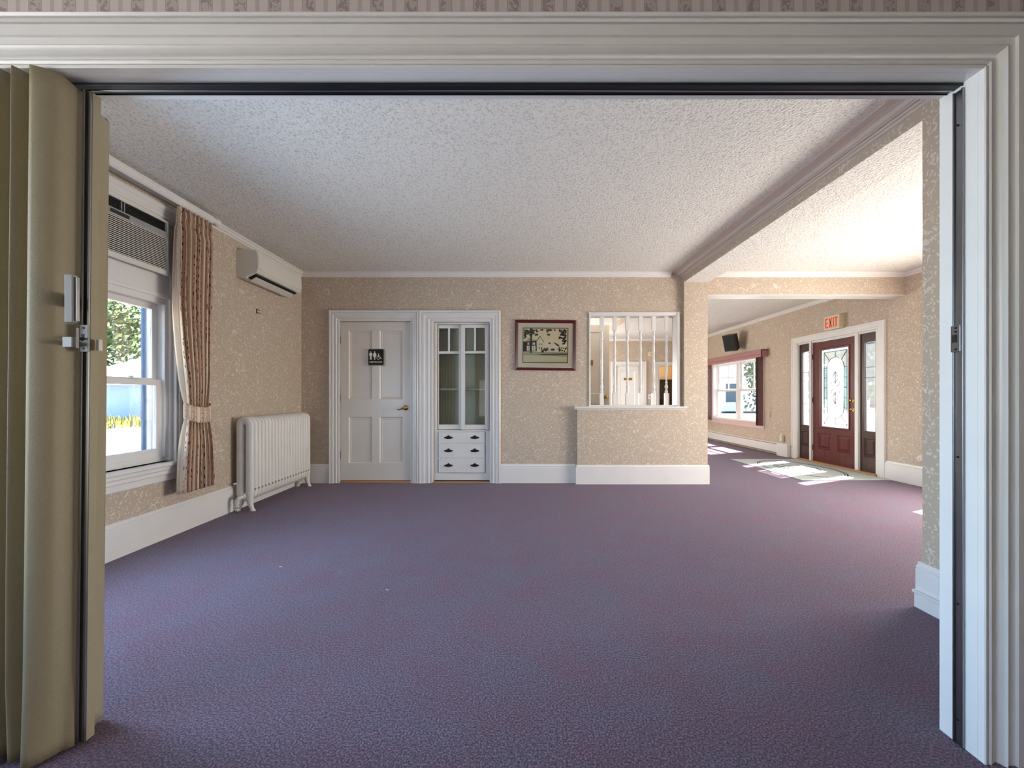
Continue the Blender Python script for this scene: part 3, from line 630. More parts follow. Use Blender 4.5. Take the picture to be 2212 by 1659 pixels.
# ================================================================== back wall: restroom door
D1 = empty('door_1', (bx(735), 5.10, 0.03), 'cream four panel restroom door with brass lever', 'door', kind='structure')
px = lambda c: 700+c/3.95
py = lambda c: 640+c/3.95
pan = [(bx(px(a)), bx(px(b)), bz(py(d)), bz(py(c))) for a, b in ((207, 408), (470, 668)) for c, d in ((290, 880), (1030, 1425))]
panel_slab(MB(), PB(5.072), -2.248, -1.347, 0.032, 2.072, 0.04, pan, 0.03, 0.014).build('door_leaf', M_DOORW, D1)
kn = MB().lathe([(0, 0.0), (0.032, 0.0), (0.034, -0.006), (0.026, -0.012), (0.014, -0.02), (0.014, -0.05), (0.0, -0.052)], (bx(876), 5.072, bz(881)), 'y', 20)
kx, kz = bx(876), bz(881)
kn.tube([(kx, 5.026, kz), (kx-0.03, 5.022, kz-0.004), (kx-0.06, 5.022, kz-0.02), (kx-0.085, 5.024, kz-0.026), (kx-0.10, 5.026, kz-0.022)], [0.011, 0.010, 0.008, 0.007, 0.006], 10)
kn.build('lever_handle', M_BRASS, D1, smooth='auto')['label'] = 'polished brass lever'
for yy in (735, 860, 983):
    z = bz(yy); MB().lathe([(0, z-0.045), (0.006, z-0.045), (0.006, z+0.045), (0, z+0.045)], (-2.254, 5.066, 0), 'z', 10).box(-2.262, -2.249, 5.0665, 5.072, z-0.045, z+0.045).build('hinge', M_STEEL, D1)
_j = MB().box(-2.262, -2.252, 5.05, 5.2, 0, 2.075).box(-1.343, -1.335, 5.05, 5.2, 0, 2.075).box(-2.262, -1.335, 5.05, 5.2, 2.075, 2.085)
_j.box(-2.252, -2.236, 5.115, 5.15, 0, 2.075).box(-1.359, -1.343, 5.115, 5.15, 0, 2.075).box(-2.252, -1.343, 5.115, 5.15, 2.06, 2.075)
struct(_j.build('trim_13', M_TRIM), 'white jamb of the restroom door', 'trim')
DP = [(0.0, 0.010), (0.004, 0.020), (0.016, 0.022), (0.019, 0.014), (0.024, 0.014), (0.036, 0.024), (0.044, 0.030), (0.048, 0.024), (0.074, 0.025), (0.078, 0.032), (0.098, 0.034), (0.103, 0.026), (0.108, 0.036), (0.122, 0.040), (0.130, 0.034), (0.13, 0.006)]
struct(casing(PB(5.06), -2.252, -1.343, 0, 2.075, DP, 1.0, 0.80, 1.07).build('trim_14', M_TRIM, smooth='auto'), 'white moulded casing round the restroom door', 'trim')
struct(casing(PB(5.06), -1.050, -0.330, 0, 2.067, DP, 1.42, 1.08, 1.13).build('trim_15', M_TRIM, smooth='auto'), 'white moulded casing round the built in cabinet', 'trim')
struct(MB().box(-2.252, -1.343, 5.045, 5.12, 0.0, 0.026).build('trim_16', M_OAK, bevel=0.004), 'thin golden oak threshold under the restroom door', 'threshold')
struct(MB().box(-1.048, -0.332, 5.03, 5.055, 0.0, 0.022).build('trim_17', M_OAK, bevel=0.004), 'thin golden oak strip in front of the cabinet foot', 'threshold')
# restroom sign
SG = empty('restroom_sign', (bx(812), 5.07, bz(772)), 'black restroom sign with white figures on the cream door', 'sign')
def rrect(x0, x1, z0, z1, r, n=5):
    p = []
    for cx, cz, a0_ in ((x1-r, z1-r, 0), (x0+r, z1-r, 90), (x0+r, z0+r, 180), (x1-r, z0+r, 270)):
        for k in range(n+1): a = math.radians(a0_+90*k/n); p.append((cx+r*math.cos(a), cz+r*math.sin(a)))
    return p
sx0, sx1, sz0, sz1 = bx(795.8), bx(828.5), bz(788.5), bz(754.5)
MB().prism(rrect(sx0-0.004, sx1+0.01, sz0-0.012, sz1+0.008, 0.016), lambda a, b, t_: (a, t_, b), 5.064, 5.071).build('backing_plate', M_SIGNEDGE, SG)
MB().prism(rrect(sx0, sx1, sz0, sz1, 0.014), lambda a, b, t_: (a, t_, b), 5.060, 5.064).build('sign_face', M_SIGNBLK, SG)
sp = lambda c, d: (bx(780+c/10.37), bz(740+d/10.37))
def poly(mb, pts, y0, y1, mi=0): mb.prism([sp(*p) for p in pts], lambda a, b, t_: (a, t_, b), y0, y1, mi)
def disc(mb, c, d, r, y0, y1, n=14): poly(mb, [(c+r*math.cos(2*math.pi*k/n), d-r*math.sin(2*math.pi*k/n)) for k in range(n)], y0, y1)
fg = MB(); ya, yb = 5.058, 5.0605
disc(fg, 217, 213, 13, ya, yb); poly(fg, [(186, 236), (250, 236), (254, 290), (244, 290), (240, 256), (238, 300), (236, 382), (220, 382), (219, 310), (216, 310), (214, 382), (199, 382), (198, 300), (195, 256), (192, 290), (182, 290)], ya, yb)
disc(fg, 305, 213, 13, ya, yb); poly(fg, [(283, 234), (327, 234), (350, 290), (341, 296), (326, 262), (336, 326), (318, 326), (318, 382), (307, 382), (307, 330), (303, 330), (303, 382), (292, 382), (292, 326), (272, 326), (286, 262), (270, 296), (262, 290)], ya, yb)
disc(fg, 389, 258, 11, ya, yb)
def arc_strip(mb, c, d, r0_, r1_, a0_, a1_, n=16):
    for k in range(n):
        a, b_ = math.radians(a0_+(a1_-a0_)*k/n), math.radians(a0_+(a1_-a0_)*(k+1)/n)
        poly(mb, [(c+r0_*math.cos(a), d-r0_*math.sin(a)), (c+r1_*math.cos(a), d-r1_*math.sin(a)), (c+r1_*math.cos(b_), d-r1_*math.sin(b_)), (c+r0_*math.cos(b_), d-r0_*math.sin(b_))], ya, yb)
arc_strip(fg, 387, 341, 31, 39, 110, 350)
poly(fg, [(380, 272), (395, 272), (398, 294), (424, 294), (424, 302), (398, 304), (399, 318), (430, 318), (446, 352), (462, 348), (464, 358), (440, 368), (424, 330), (384, 330)], ya, yb)
fg.build('pictogram', M_WHITE, SG)
def text_obj(name, txt, w, h, mat_, parent, fn, depth):
    cu = bpy.data.curves.new(name, 'FONT'); cu.body = txt; cu.extrude = 0; cu.resolution_u = 3
    tmp = bpy.data.objects.new('tmp', cu); COL.objects.link(tmp); bpy.context.view_layer.update()
    me = bpy.data.meshes.new_from_object(tmp.evaluated_get(bpy.context.evaluated_depsgraph_get()))
    bpy.data.objects.remove(tmp, do_unlink=True)
    xs = [v.co.x for v in me.vertices]; ys = [v.co.y for v in me.vertices]
    x0, x1, y0, y1 = min(xs), max(xs), min(ys), max(ys)
    mb = MB(); n = len(me.vertices)
    vv = [((v.co.x-x0)/(x1-x0)*w, (v.co.y-y0)/(y1-y0)*h) for v in me.vertices]
    fs = [tuple(p.vertices) for p in me.polygons]
    ed = {}
    for f in fs:
        for a, b in zip(f, f[1:]+f[:1]): ed[(a, b)] = 1
    side = [(a, b, b+n, a+n) for (a, b) in ed if (b, a) not in ed]
    mb.add([fn(a, b, 0) for a, b in vv]+[fn(a, b, depth) for a, b in vv], fs+[tuple(i+n for i in reversed(f)) for f in fs]+side)
    bpy.data.meshes.remove(me)
    return mb.build(name, mat_, parent)
tx0, tz0 = sp(190, 455); tx1, tz1 = sp(466, 420)
text_obj('lettering', 'RESTROOM', tx1-tx0, tz1-tz0, M_WHITE, SG, lambda a, b, d: (tx0+a, 5.0605-d, tz0+b), 0.002)
# ================================================================== built in cabinet
CB = empty('built_in_cabinet', (-0.69, 5.2, 0), 'white built in cabinet with glazed sliding doors above three drawers', 'cabinet')
c0_, c1_ = -1.0505, -0.3295; yf = 5.09
dz = lambda c: bz(640+c/3.95)
dx_ = lambda c: bx(700+c/3.95)
mb = MB().box(c0_-0.004, c0_+0.012, yf, 5.45, 0.03, 2.07).box(c1_-0.012, c1_+0.004, yf, 5.45, 0.03, 2.07).box(c0_, c1_, 5.45, 5.46, 0.03, 2.07).box(c0_, c1_, yf, 5.45, 2.045, 2.07).box(c0_, c1_, yf, 5.45, 0.66, 0.678)
mb.build('carcass', M_CABIN, CB)
mb = MB().box(c0_, dx_(968), yf-0.002, yf+0.02, 0.03, 0.66).box(dx_(1376), c1_, yf-0.002, yf+0.02, 0.03, 0.66).box(dx_(968), dx_(1376), yf-0.002, yf+0.02, 0.03, dz(1512))
for a, b in ((1380, 1387), (1252, 1258), (1145, 1158)): mb.box(dx_(968), dx_(1376), yf-0.002, yf+0.02, dz(b)-0.002, dz(a)+0.002)
mb.box(c0_, c1_, yf-0.012, yf+0.03, 0.66, 0.672).box(c0_, c1_, yf-0.01, yf+0.04, dz(233), 2.067).box(c0_, dx_(960), yf-0.002, yf+0.02, 0.68, 2.05).box(dx_(1385), c1_+0.004, yf+0.0, yf+0.015, 0.66, 2.067).box(c0_-0.004, c0_+0.01, yf, yf+0.015, 0.03, 2.067).box(c1_-0.01, c1_+0.004, yf, yf+0.015, 0.03, 0.68)
mb.box(c0_, c1_, yf-0.006, yf+0.01, 0.03, dz(1520))
mb.build('face_frame', M_TRIM, CB, bevel=0.0015)
for z in (1.205, 1.70): MB().box(c0_+0.012, c1_-0.012, 5.16, 5.45, z-0.01, z+0.01).build('shelf', M_CABIN, CB)
def gdoor(xa, xb_, ya_, xs_, name):
    mb = MB(); zt_, zb__ = dz(240), dz(1138); g0, g1, gm0, gm1, w0, w1 = xs_
    z1_, z2_, z3_, z4_ = dz(267), dz(465), dz(487), dz(1097)
    mb.box(xa, g0, ya_, ya_+0.025, zb__, zt_).box(g1, xb_, ya_, ya_+0.025, zb__, zt_).box(g0, g1, ya_, ya_+0.025, zb__, z4_).box(g0, g1, ya_, ya_+0.025, z1_, zt_).box(g0, g1, ya_, ya_+0.025, z3_, z2_).box(gm0, gm1, ya_, ya_+0.025, z2_, z1_)
    o = mb.build(name, M_TRIM, CB, bevel=0.003)
    MB().box(g0, g1, ya_+0.010, ya_+0.014, z4_, z3_).box(g0, gm0, ya_+0.010, ya_+0.014, z2_, z1_).box(gm1, g1, ya_+0.010, ya_+0.014, z2_, z1_).build('pane', M_CABGL, o)
gdoor(dx_(962), dx_(1190), yf+0.03, (dx_(972), dx_(1143), dx_(1050), dx_(1067), 0, 0), 'sliding_door')
gdoor(dx_(1166), dx_(1390), yf-0.004, (dx_(1200), dx_(1372), dx_(1278), dx_(1293), 0, 0), 'sliding_door')
for (a, b), hy in (((1160, 1252), 1205), ((1258, 1380), 1318), ((1387, 1508), 1444)):
    dr = MB().box(dx_(974), dx_(1372), yf-0.016, yf+0.015, dz(b), dz(a)).build('drawer', M_TRIM, CB, bevel=0.003)
    for hx in (1060, 1285):
        X, Z = dx_(hx), dz(hy); yq = yf-0.016
        mb = MB(); w = 0.054
        pts = [(-w, -0.012), (w, -0.012), (w+0.002, 0.0), (w-0.006, 0.008), (0.030, 0.010), (0.014, 0.018), (0.004, 0.030), (-0.004, 0.030), (-0.014, 0.018), (-0.030, 0.010), (-w+0.006, 0.008), (-w-0.002, 0.0)]
        mb.prism([(X+a_, Z+b_) for a_, b_ in pts], lambda a, b, t_: (a, t_, b), yq-0.003, yq)
        rings = []
        for k in range(9):
            a = math.pi*k/8; r = 0.004+0.010*math.sin(a)
            rings.append([(X-0.042*math.cos(a), yq-0.001-r*1.5*math.sin(math.pi*q/8)-0.0005, Z-0.006+r*math.cos(math.pi*q/8)) for q in range(9)])
        mb.loft(rings); mb.build('cup_pull', M_IRON, dr, smooth='auto')['label'] = 'black iron cup pull'
# ================================================================== framed picture
PF = empty('framed_picture', (bx(1178), 5.05, bz(800)), 'mahogany framed black and white photograph of a house on the back wall', 'picture')
q = lambda c, d: (bx(1080+c/9.76), bz(660+d/9.76))
def qpoly(mb, pts, y0, y1, mi=0): mb.prism([q(*p) for p in pts], lambda a, b, t_: (a, t_, b), y0, y1, mi)
fo = [(322, 305), (1602, 315), (1590, 1376), (312, 1362)]; fi = [(382, 368), (1540, 378), (1530, 1316), (372, 1304)]
mb = MB()
for k in range(4):
    a, b = fo[k], fo[(k+1) % 4]; c, d = fi[(k+1) % 4], fi[k]
    A, B, C_, D_ = q(*a), q(*b), q(*c), q(*d)
    mid = lambda P_, Q_, t_: (P_[0]*(1-t_)+Q_[0]*t_, P_[1]*(1-t_)+Q_[1]*t_)
    r1 = [(A[0], 5.059, A[1]), (A[0], 5.038, A[1]), (*[mid(A, D_, 0.4)[0]], 5.032, mid(A, D_, 0.4)[1]), (D_[0], 5.044, D_[1]), (D_[0], 5.059, D_[1])]
    r2 = [(B[0], 5.059, B[1]), (B[0], 5.038, B[1]), (mid(B, C_, 0.4)[0], 5.032, mid(B, C_, 0.4)[1]), (C_[0], 5.044, C_[1]), (C_[0], 5.059, C_[1])]
    mb.loft([r1, r2])
mb.build('frame', M_FRAME, PF)
PC = [paint('print_%d' % i, c, 0.5, var=0.01) for i, c in enumerate([(240, 230, 204), (252, 238, 194), (38, 40, 34), (92, 92, 74), (226, 220, 176), (190, 186, 152), (250, 242, 206), (120, 92, 40)])]
ph = MB(); qpoly(ph, [(375, 365), (1540, 372), (1532, 1316), (372, 1308)], 5.052, 5.054, 0)
mt = ph.build('mat_board', [PC[0]], PF); mt['label'] = 'cream mat board'
ph = MB()
qpoly(ph, [(480, 466), (1442, 472), (1432, 1218), (474, 1210)], 5.0515, 5.052, 7)
qpoly(ph, [(496, 486), (1420, 490), (1410, 1196), (488, 1192)], 5.0510, 5.0515, 1)
qpoly(ph, [(490, 1040), (1412, 1060), (1410, 1196), (488, 1192)], 5.0505, 5.0510, 4)
qpoly(ph, [(490, 980), (1412, 975), (1412, 1060), (490, 1030)], 5.0506, 5.0510, 5)
qpoly(ph, [(780, 1024), (1412, 1010), (1412, 1052), (900, 1046)], 5.0500, 5.0506, 3)
qpoly(ph, [(490, 1040), (900, 1052), (1412, 1078), (1412, 1070), (900, 1044), (490, 1032)], 5.0500, 5.0505, 3)
qpoly(ph, [(490, 760), (770, 745), (775, 965), (490, 975)], 5.0500, 5.0506, 2)     # shaded house side
qpoly(ph, [(525, 752), (610, 690), (780, 735), (780, 745)], 5.0500, 5.0505, 5)
for a, b in ((565, 625), (672, 750)):
    qpoly(ph, [(a, 850), (b, 850), (b, 955), (a, 955)], 5.0490, 5.0500, 6); qpoly(ph, [(a+15, 780), (b-10, 780), (b-10, 830), (a+15, 830)], 5.0490, 5.0500, 6)
    qpoly(ph, [((a+b)/2-5, 780), ((a+b)/2+5, 780), ((a+b)/2+5, 955), ((a+b)/2-5, 955)], 5.0484, 5.0490, 3)
qpoly(ph, [(775, 965), (775, 740), (848, 655), (915, 770), (905, 960)], 5.0498, 5.0506, 6)  # lit gable
qpoly(ph, [(770, 745), (845, 645), (925, 770), (915, 778), (848, 662), (782, 745)], 5.0490, 5.0498, 2)
for c in (825, 875): qpoly(ph, [(c, 800), (c+16, 800), (c+16, 835), (c, 835)], 5.0490, 5.0498, 3); qpoly(ph, [(c, 870), (c+16, 870), (c+16, 915), (c, 915)], 5.0490, 5.0498, 3)
qpoly(ph, [(920, 890), (1030, 890), (1030, 960), (920, 960)], 5.0500, 5.0506, 5)
for c in (935, 965, 995): qpoly(ph, [(c, 895), (c+12, 895), (c+12, 940), (c, 940)], 5.0494, 5.0500, 2)
qpoly(ph, [(1035, 970), (1035, 870), (1120, 780), (1235, 860), (1235, 970)], 5.0500, 5.0506, 6)
qpoly(ph, [(1120, 780), (1180, 795), (1250, 845), (1235, 870), (1180, 830)], 5.0494, 5.0500, 2)
qpoly(ph, [(1072, 910), (1150, 910), (1150, 950), (1072, 950)], 5.0494, 5.0500, 2)
qpoly(ph, [(628, 490), (690, 490), (672, 700), (668, 1000), (640, 1000), (640, 700)], 5.0486, 5.0490, 2)   # trunk
rr = random.Random(3)
def foliage(n, cx, cy, sx_, sy_, r):
    for _ in range(n):
        c, d = cx+rr.uniform(-sx_, sx_), cy+rr.uniform(-sy_, sy_)
        c = min(max(c, 500+r), 1408-r); d = min(max(d, 496+r), 1000)
        k0 = rr.uniform(0, 6); pts = [(c+r*rr.uniform(0.5, 1.1)*math.cos(k0-2*math.pi*k/7), d+r*rr.uniform(0.4, 1.0)*math.sin(k0-2*math.pi*k/7)) for k in range(7)]
        pts = [(min(max(a, 498), 1410), max(b, 492)) for a, b in pts]
        qpoly(ph, pts, 5.0478+rr.uniform(0, 0.0006), 5.0488, 2 if rr.random() < 0.75 else 3)
foliage(38, 640, 560, 150, 70, 30); foliage(10, 520, 650, 30, 60, 24); foliage(12, 1010, 560, 40, 80, 22); foliage(8, 1110, 515, 50, 20, 20); foliage(6, 890, 510, 30, 15, 20)
foliage(34, 1330, 600, 80, 100, 28); foliage(18, 1360, 760, 50, 70, 22); foliage(14, 930, 950, 60, 30, 22); foliage(16, 1310, 930, 90, 40, 20); foliage(4, 1040, 795, 20, 15, 16)
ph.build('photograph', PC, PF)
MB().box(*sorted((q(384, 0)[0], q(1530, 0)[0])), 5.0455, 5.0465, q(0, 1304)[1], q(0, 372)[1]).build('glazing', M_GLASS, PF)
# ================================================================== spindle opening
struct(MB().box(0.945, 0.965, 5.045, 5.21, 0.975, 2.19).box(2.075, 2.11, 5.035, 5.21, 0.975, 2.185).box(0.965, 2.075, 5.045, 5.21, 2.15, 2.185).box(0.965, 2.075, 5.06, 5.21, 0.985, 1.0)
       .box(0.94, 2.12, 5.04, 5.06, 2.185, 2.195).build('trim_18', M_TRIM, bevel=0.004), 'white frame round the spindle opening', 'trim')
mb = MB().prism([(5.06, 0.945), (4.985, 0.945), (4.982, 0.957), (4.965, 0.962), (4.96, 0.975), (4.968, 0.985), (5.215, 0.985), (5.215, 0.945)], lambda a, b, t_: (t_, a, b), 0.755, 2.175)
struct(mb.build('trim_19', M_TRIM), 'white ledge capping the half wall under the spindles', 'trim')
def spindle(x, label):
    r = empty('spindle', (x, 5.12, 1.0), label, 'spindle', 'white turned spindles in the back wall opening')
    return r
zt_ = 1.15; bz_ = lambda y: H-(y-VY)*5.12/F-1.0
sp_c = [1299.7, 1327.6, 1355.2, 1383.3, 1411.6, 1439.3]
sp_l = ['leftmost white turned spindle, in front of the open cream door', 'white turned spindle second from the left, at the far door casing', 'white turned spindle third from the left, over the brass number plates', 'white turned spindle fourth from the left, at the far door edge', 'white turned spindle fifth from the left, beside the round wall alarm', 'rightmost white turned spindle, in front of the dark far doorway']
s0 = spindle((sp_c[0]-VX)*5.12/F, sp_l[0])
hw = 0.0225; za, zb1 = bz_(848), bz_(716); zl = 2.15-1.0
def sqring(h, z, n=24):
    out = []
    for k in range(n):
        a = 2*math.pi*k/n; c, s_ = math.cos(a), math.sin(a); m_ = max(abs(c), abs(s_)); out.append((h*c/m_, h*s_/m_, z))
    return out
def cring(r, z, n=24): return [(r*math.cos(2*math.pi*k/n), r*math.sin(2*math.pi*k/n), z) for k in range(n)]
MB().loft([sqring(hw, 0.0), sqring(hw, za-0.012), cring(0.016, za+0.002)]).build('base_block', M_TRIM, s0, local=True)
MB().loft([cring(0.016, zb1-0.002), sqring(hw, zb1+0.014), sqring(hw, zl)]).build('top_block', M_TRIM, s0, local=True)
L = zb1-za
pr = [(0.016, 0), (0.019, 0.01), (0.021, 0.02), (0.013, 0.045), (0.012, 0.055), (0.019, 0.075), (0.021, 0.09), (0.019, 0.11), (0.012, 0.135), (0.011, 0.15), (0.017, 0.158), (0.017, 0.168), (0.010, 0.18), (0.012, 0.24), (0.017, 0.33), (0.018, 0.38), (0.014, 0.43), (0.017, 0.437), (0.017, 0.447), (0.013, 0.455), (0.018, 0.50), (0.018, 0.52), (0.013, 0.565), (0.017, 0.572), (0.017, 0.582), (0.012, 0.59), (0.018, 0.68), (0.017, 0.74), (0.011, 0.815), (0.017, 0.824), (0.017, 0.834), (0.011, 0.845), (0.012, 0.86), (0.019, 0.885), (0.021, 0.905), (0.019, 0.92), (0.012, 0.945), (0.012, 0.955), (0.020, 0.98), (0.016, 1.0)]
MB().lathe([(r, za+t_*L) for r, t_ in pr], (0, 0, 0), 'z', 20).build('turned_shaft', M_TRIM, s0, smooth=True, local=True)
for c, l in zip(sp_c[1:], sp_l[1:]): dup(s0, ((c-VX)*5.12/F, 5.12, 1.0), l)
# ================================================================== rear hall: open door, far door, far doorway, alarm, switch
D3 = empty('door_3', (1.385, 5.82, 0.02), 'open cream panel door seen behind the leftmost spindle', 'door', kind='structure')
panel_slab(MB(), PB(5.80), 0.59, 1.385, 0.02, 2.165, 0.04, [(0.72, (1296-VX)*5.8/F, 1.15, 2.06), (0.72, (1296-VX)*5.8/F, 0.2, 1.0)], 0.02, 0.008).build('door_leaf', M_DOORW, D3)
kx, kz = (1307-VX)*5.8/F, 1.105
MB().lathe([(0, 0), (0.03, 0), (0.03, -0.006), (0.012, -0.012), (0.012, -0.03), (0.026, -0.042), (0.028, -0.055), (0.02, -0.066), (0, -0.068)], (kx, 5.80, kz), 'y', 20).build('door_knob', M_BRASS, D3, smooth='auto')['label'] = 'round brass knob'
MB().lathe([(0, 0.003), (0.011, 0.003), (0.011, -0.001), (0, -0.001)], (1.385, 5.815, kz), 'x', 12).build('latch', M_STEEL, D3)
mb = MB().box((1273-VX)*5.8/F-0.01, (1281-VX)*5.8/F, 5.794, 5.80, at(0, 789, 5.8).z, at(0, 778, 5.8).z); mb.build('number_plate', M_BRASSD, D3)['label'] = 'small brass number plate'
X9 = lambda x: (x-VX)*10.9/F
D4 = empty('door_4', (2.79, 10.92, 0.02), 'white far end door with two small brass plates', 'door', kind='structure')
panel_slab(MB(), PB(10.92), 2.795, 3.425, 0.02, 1.955, 0.04, [(2.90, 3.32, 0.22, 1.83)], 0.03, 0.012).build('door_leaf', M_TRIM, D4)
for a, b in ((1348.2, 1354.5), (1358.5, 1366)): MB().box(X9(a), X9(b), 10.924, 10.932, at(0, 821.5, 10.93).z, at(0, 816, 10.93).z).build('number_plate', M_BRASSD, D4)
struct(casing(PB(10.9), 2.79, 3.43, 0, 1.96, DP, 1.1, 1.5, 0.9).build('trim_20', M_TRIM), 'white casing of the far end door', 'trim')
struct(casing(PB(10.9), 3.99, 4.75, 0, 1.95, DP, 0.85, 0.85, 0.95).build('trim_21', M_TRIM), 'white casing of the far doorway', 'trim')
CBD = empty('tall_cabinet', (4.4, 12.0, 0), 'dark olive cabinet standing inside the far doorway', 'cabinet')
MB().box(3.2, 5.1, 11.9, 12.4, 0.0, 1.62).build('body', M_OLIVE, CBD)
MB().box(3.19, 5.11, 11.88, 12.41, 1.62, 1.65).build('top', M_TRIM, CBD)['label'] = 'pale top edge'
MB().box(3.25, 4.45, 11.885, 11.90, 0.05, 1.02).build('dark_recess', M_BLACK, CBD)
MB().box(4.62, 4.66, 11.89, 11.90, 0.02, 1.2).build('stile', M_PLASTIC, CBD)
AL = empty('wall_alarm', (X9(1404), 10.88, at(0, 764.5, 10.88).z), 'round cream alarm on the far end wall beside a spindle', 'alarm')
c = (X9(1405), 10.9, at(0, 764.5, 10.88).z)
MB().lathe([(0, 0), (0.07, 0), (0.072, -0.02), (0.06, -0.04), (0, -0.045)], c, 'y', 24).build('housing', M_CREAM, AL, smooth='auto')
MB().lathe([(0, -0.04), (0.012, -0.04), (0.012, -0.05), (0, -0.052)], c, 'y', 12).build('sensor', M_GREYPL, AL)
SW = empty('light_switch', (X9(1402.5), 10.89, at(0, 857, 10.89).z), 'white light switch plate on the far end wall', 'switch')
MB().box(X9(1400), X9(1405.3), 10.89, 10.9, at(0, 862, 10.89).z, at(0, 851.5, 10.89).z).build('plate', M_WHITE, SW, bevel=0.003)
MB().box(X9(1402.1), X9(1403.2), 10.878, 10.89, at(0, 858.5, 10.89).z, at(0, 855.5, 10.89).z).build('toggle', M_GREYPL, SW)
# ================================================================== right wall: front door with sidelights
ED = empty('door_2', (5.06, 6.25, 0.03), 'mahogany front door with leaded oval glass', 'door', kind='structure')
P5 = PR(5.055)
panel_slab(MB(), P5, 5.825, 6.675, 0.0285, 2.015, 0.045, [(5.93, 6.18, 0.245, 0.505), (6.31, 6.57, 0.245, 0.505)], 0.03, 0.014, holes=[(5.94, 6.52, 0.60, 1.895)], raised=True).build('door_leaf', M_MAHOG, ED)
struct_ = None
fr_ = casing(PR(5.055), 5.965, 6.495, 0.625, 1.87, [(0, 0.002), (0.006, 0.012), (0.02, 0.014), (0.03, 0.0)], bottom=True).build('glass_moulding', M_MAHOG, ED)
gp = MB().box(5.072, 5.078, 5.94, 6.52, 0.60, 1.895).build('glass', M_FROST, ED)
g0y, g1y, g0z, g1z = 5.965, 6.495, 0.625, 1.87; gc = (g0y+g1y)/2
ins = 0.062; bo = 0.075
came = MB(); XC = 5.066
def cline(pts, r=0.0045): came.tube([(XC, a, b) for a, b in pts], r, 6)
iy0, iy1, iz0, iz1 = g0y+0.04, g1y-0.04, g0z+0.04, g1z-0.04
cline([(iy0, iz0), (iy0, iz1)]); cline([(iy1, iz0), (iy1, iz1)]); cline([(iy0, iz0), (iy1, iz0)]); cline([(iy0, iz1), (iy1, iz1)])
rw = 0.165; zc0, zc1 = 0.93, 1.57
oval = [(gc+rw*math.cos(math.pi*k/20), zc1+rw*math.sin(math.pi*k/20)) for k in range(21)]+[(gc-rw*math.cos(math.pi*k/20), zc0-rw*math.sin(math.pi*k/20)) for k in range(21)]
oval.append(oval[0]); cline(oval)
for z in (0.93, 1.09, 1.25, 1.41, 1.57): cline([(iy0, z), (gc-rw, z)]); cline([(gc+rw, z), (iy1, z)])
cline([(gc, zc1+rw), (gc, iz1)]); cline([(gc, iz0), (gc, zc0-rw)])
k = rw*0.7071
for sy, yy in ((-1, iy0), (1, iy1)):
    cline([(gc+sy*k, zc1+k), (yy, iz1)]); cline([(gc+sy*k, zc0-k), (yy, iz0)])
for s_ in (1, -1):
    zz = 1.25+s_*0.06
    cline([(gc, zz+s_*0.0), (gc, zz+s_*0.20)], 0.0045)
    for sy in (-1, 1):
        cline([(gc, zz+s_*0.02), (gc+sy*0.045, zz+s_*0.07), (gc+sy*0.04, zz+s_*0.13), (gc, zz+s_*0.20)], 0.004)
        cline([(gc+sy*0.03, 1.25+s_*0.02), (gc+sy*0.07, 1.25+s_*0.045), (gc+sy*0.09, 1.25+s_*0.09)], 0.0035)
came.build('lead_came', M_IRON, gp)['label'] = 'dark leading around a long oval'
tl = MB()
tl.box(5.0685, 5.071, iy0, gc-rw, zc0, zc1).box(5.0685, 5.071, gc+rw, iy1, zc0, zc1)
def spand(sy, top):
    pts = []
    for kk in range(11):
        a = math.pi/2*kk/10; pts.append((gc+sy*rw*math.cos(a), (zc1+rw*math.sin(a)) if top else (zc0-rw*math.sin(a))))
    yy = iy1 if sy > 0 else iy0; ze = iz1 if top else iz0; zs_ = zc1 if top else zc0
    o_ = [(yy, zs_+(ze-zs_)*kk/5) for kk in range(6)]+[(yy+(gc-yy)*kk/5, ze) for kk in range(1, 6)]
    for kk in range(10): tl.quad(*[(5.070, p[0], p[1]) for p in (pts[kk], pts[kk+1], o_[kk+1], o_[kk])])
for sy in (1, -1): spand(sy, True)
tl.build('teal_glass', M_TEAL, gp)['label'] = 'pale teal textured border glass'
dz_ = at(0, 864, 5.9).z
for zz, nm in ((at(1845, 865, 5.9).z, 'deadbolt'), (at(1845, 884.5, 5.9).z, 'lever_handle')):
    mb = MB().lathe([(0, 0), (0.032, 0), (0.033, -0.008), (0.022, -0.014), (0.014, -0.022), (0.014, -0.04), (0, -0.042)], (5.055, 5.885, zz), 'x', 20)
    if nm == 'lever_handle': mb.tube([(5.016, 5.885, zz), (5.012, 5.93, zz), (5.014, 5.985, zz-0.006), (5.018, 6.0, zz-0.004)], [0.010, 0.008, 0.006, 0.005], 8)
    else: mb.box(5.008, 5.018, 5.872, 5.90, zz-0.006, zz+0.014)
    mb.build(nm, M_BRASS, ED, smooth='auto')
for zz in (0.25, 1.05, 1.78): MB().lathe([(0, zz-0.045), (0.008, zz-0.045), (0.008, zz+0.045), (0, zz+0.045)], (5.048, 6.682, 0), 'z', 10).build('hinge', M_IRON, ED)
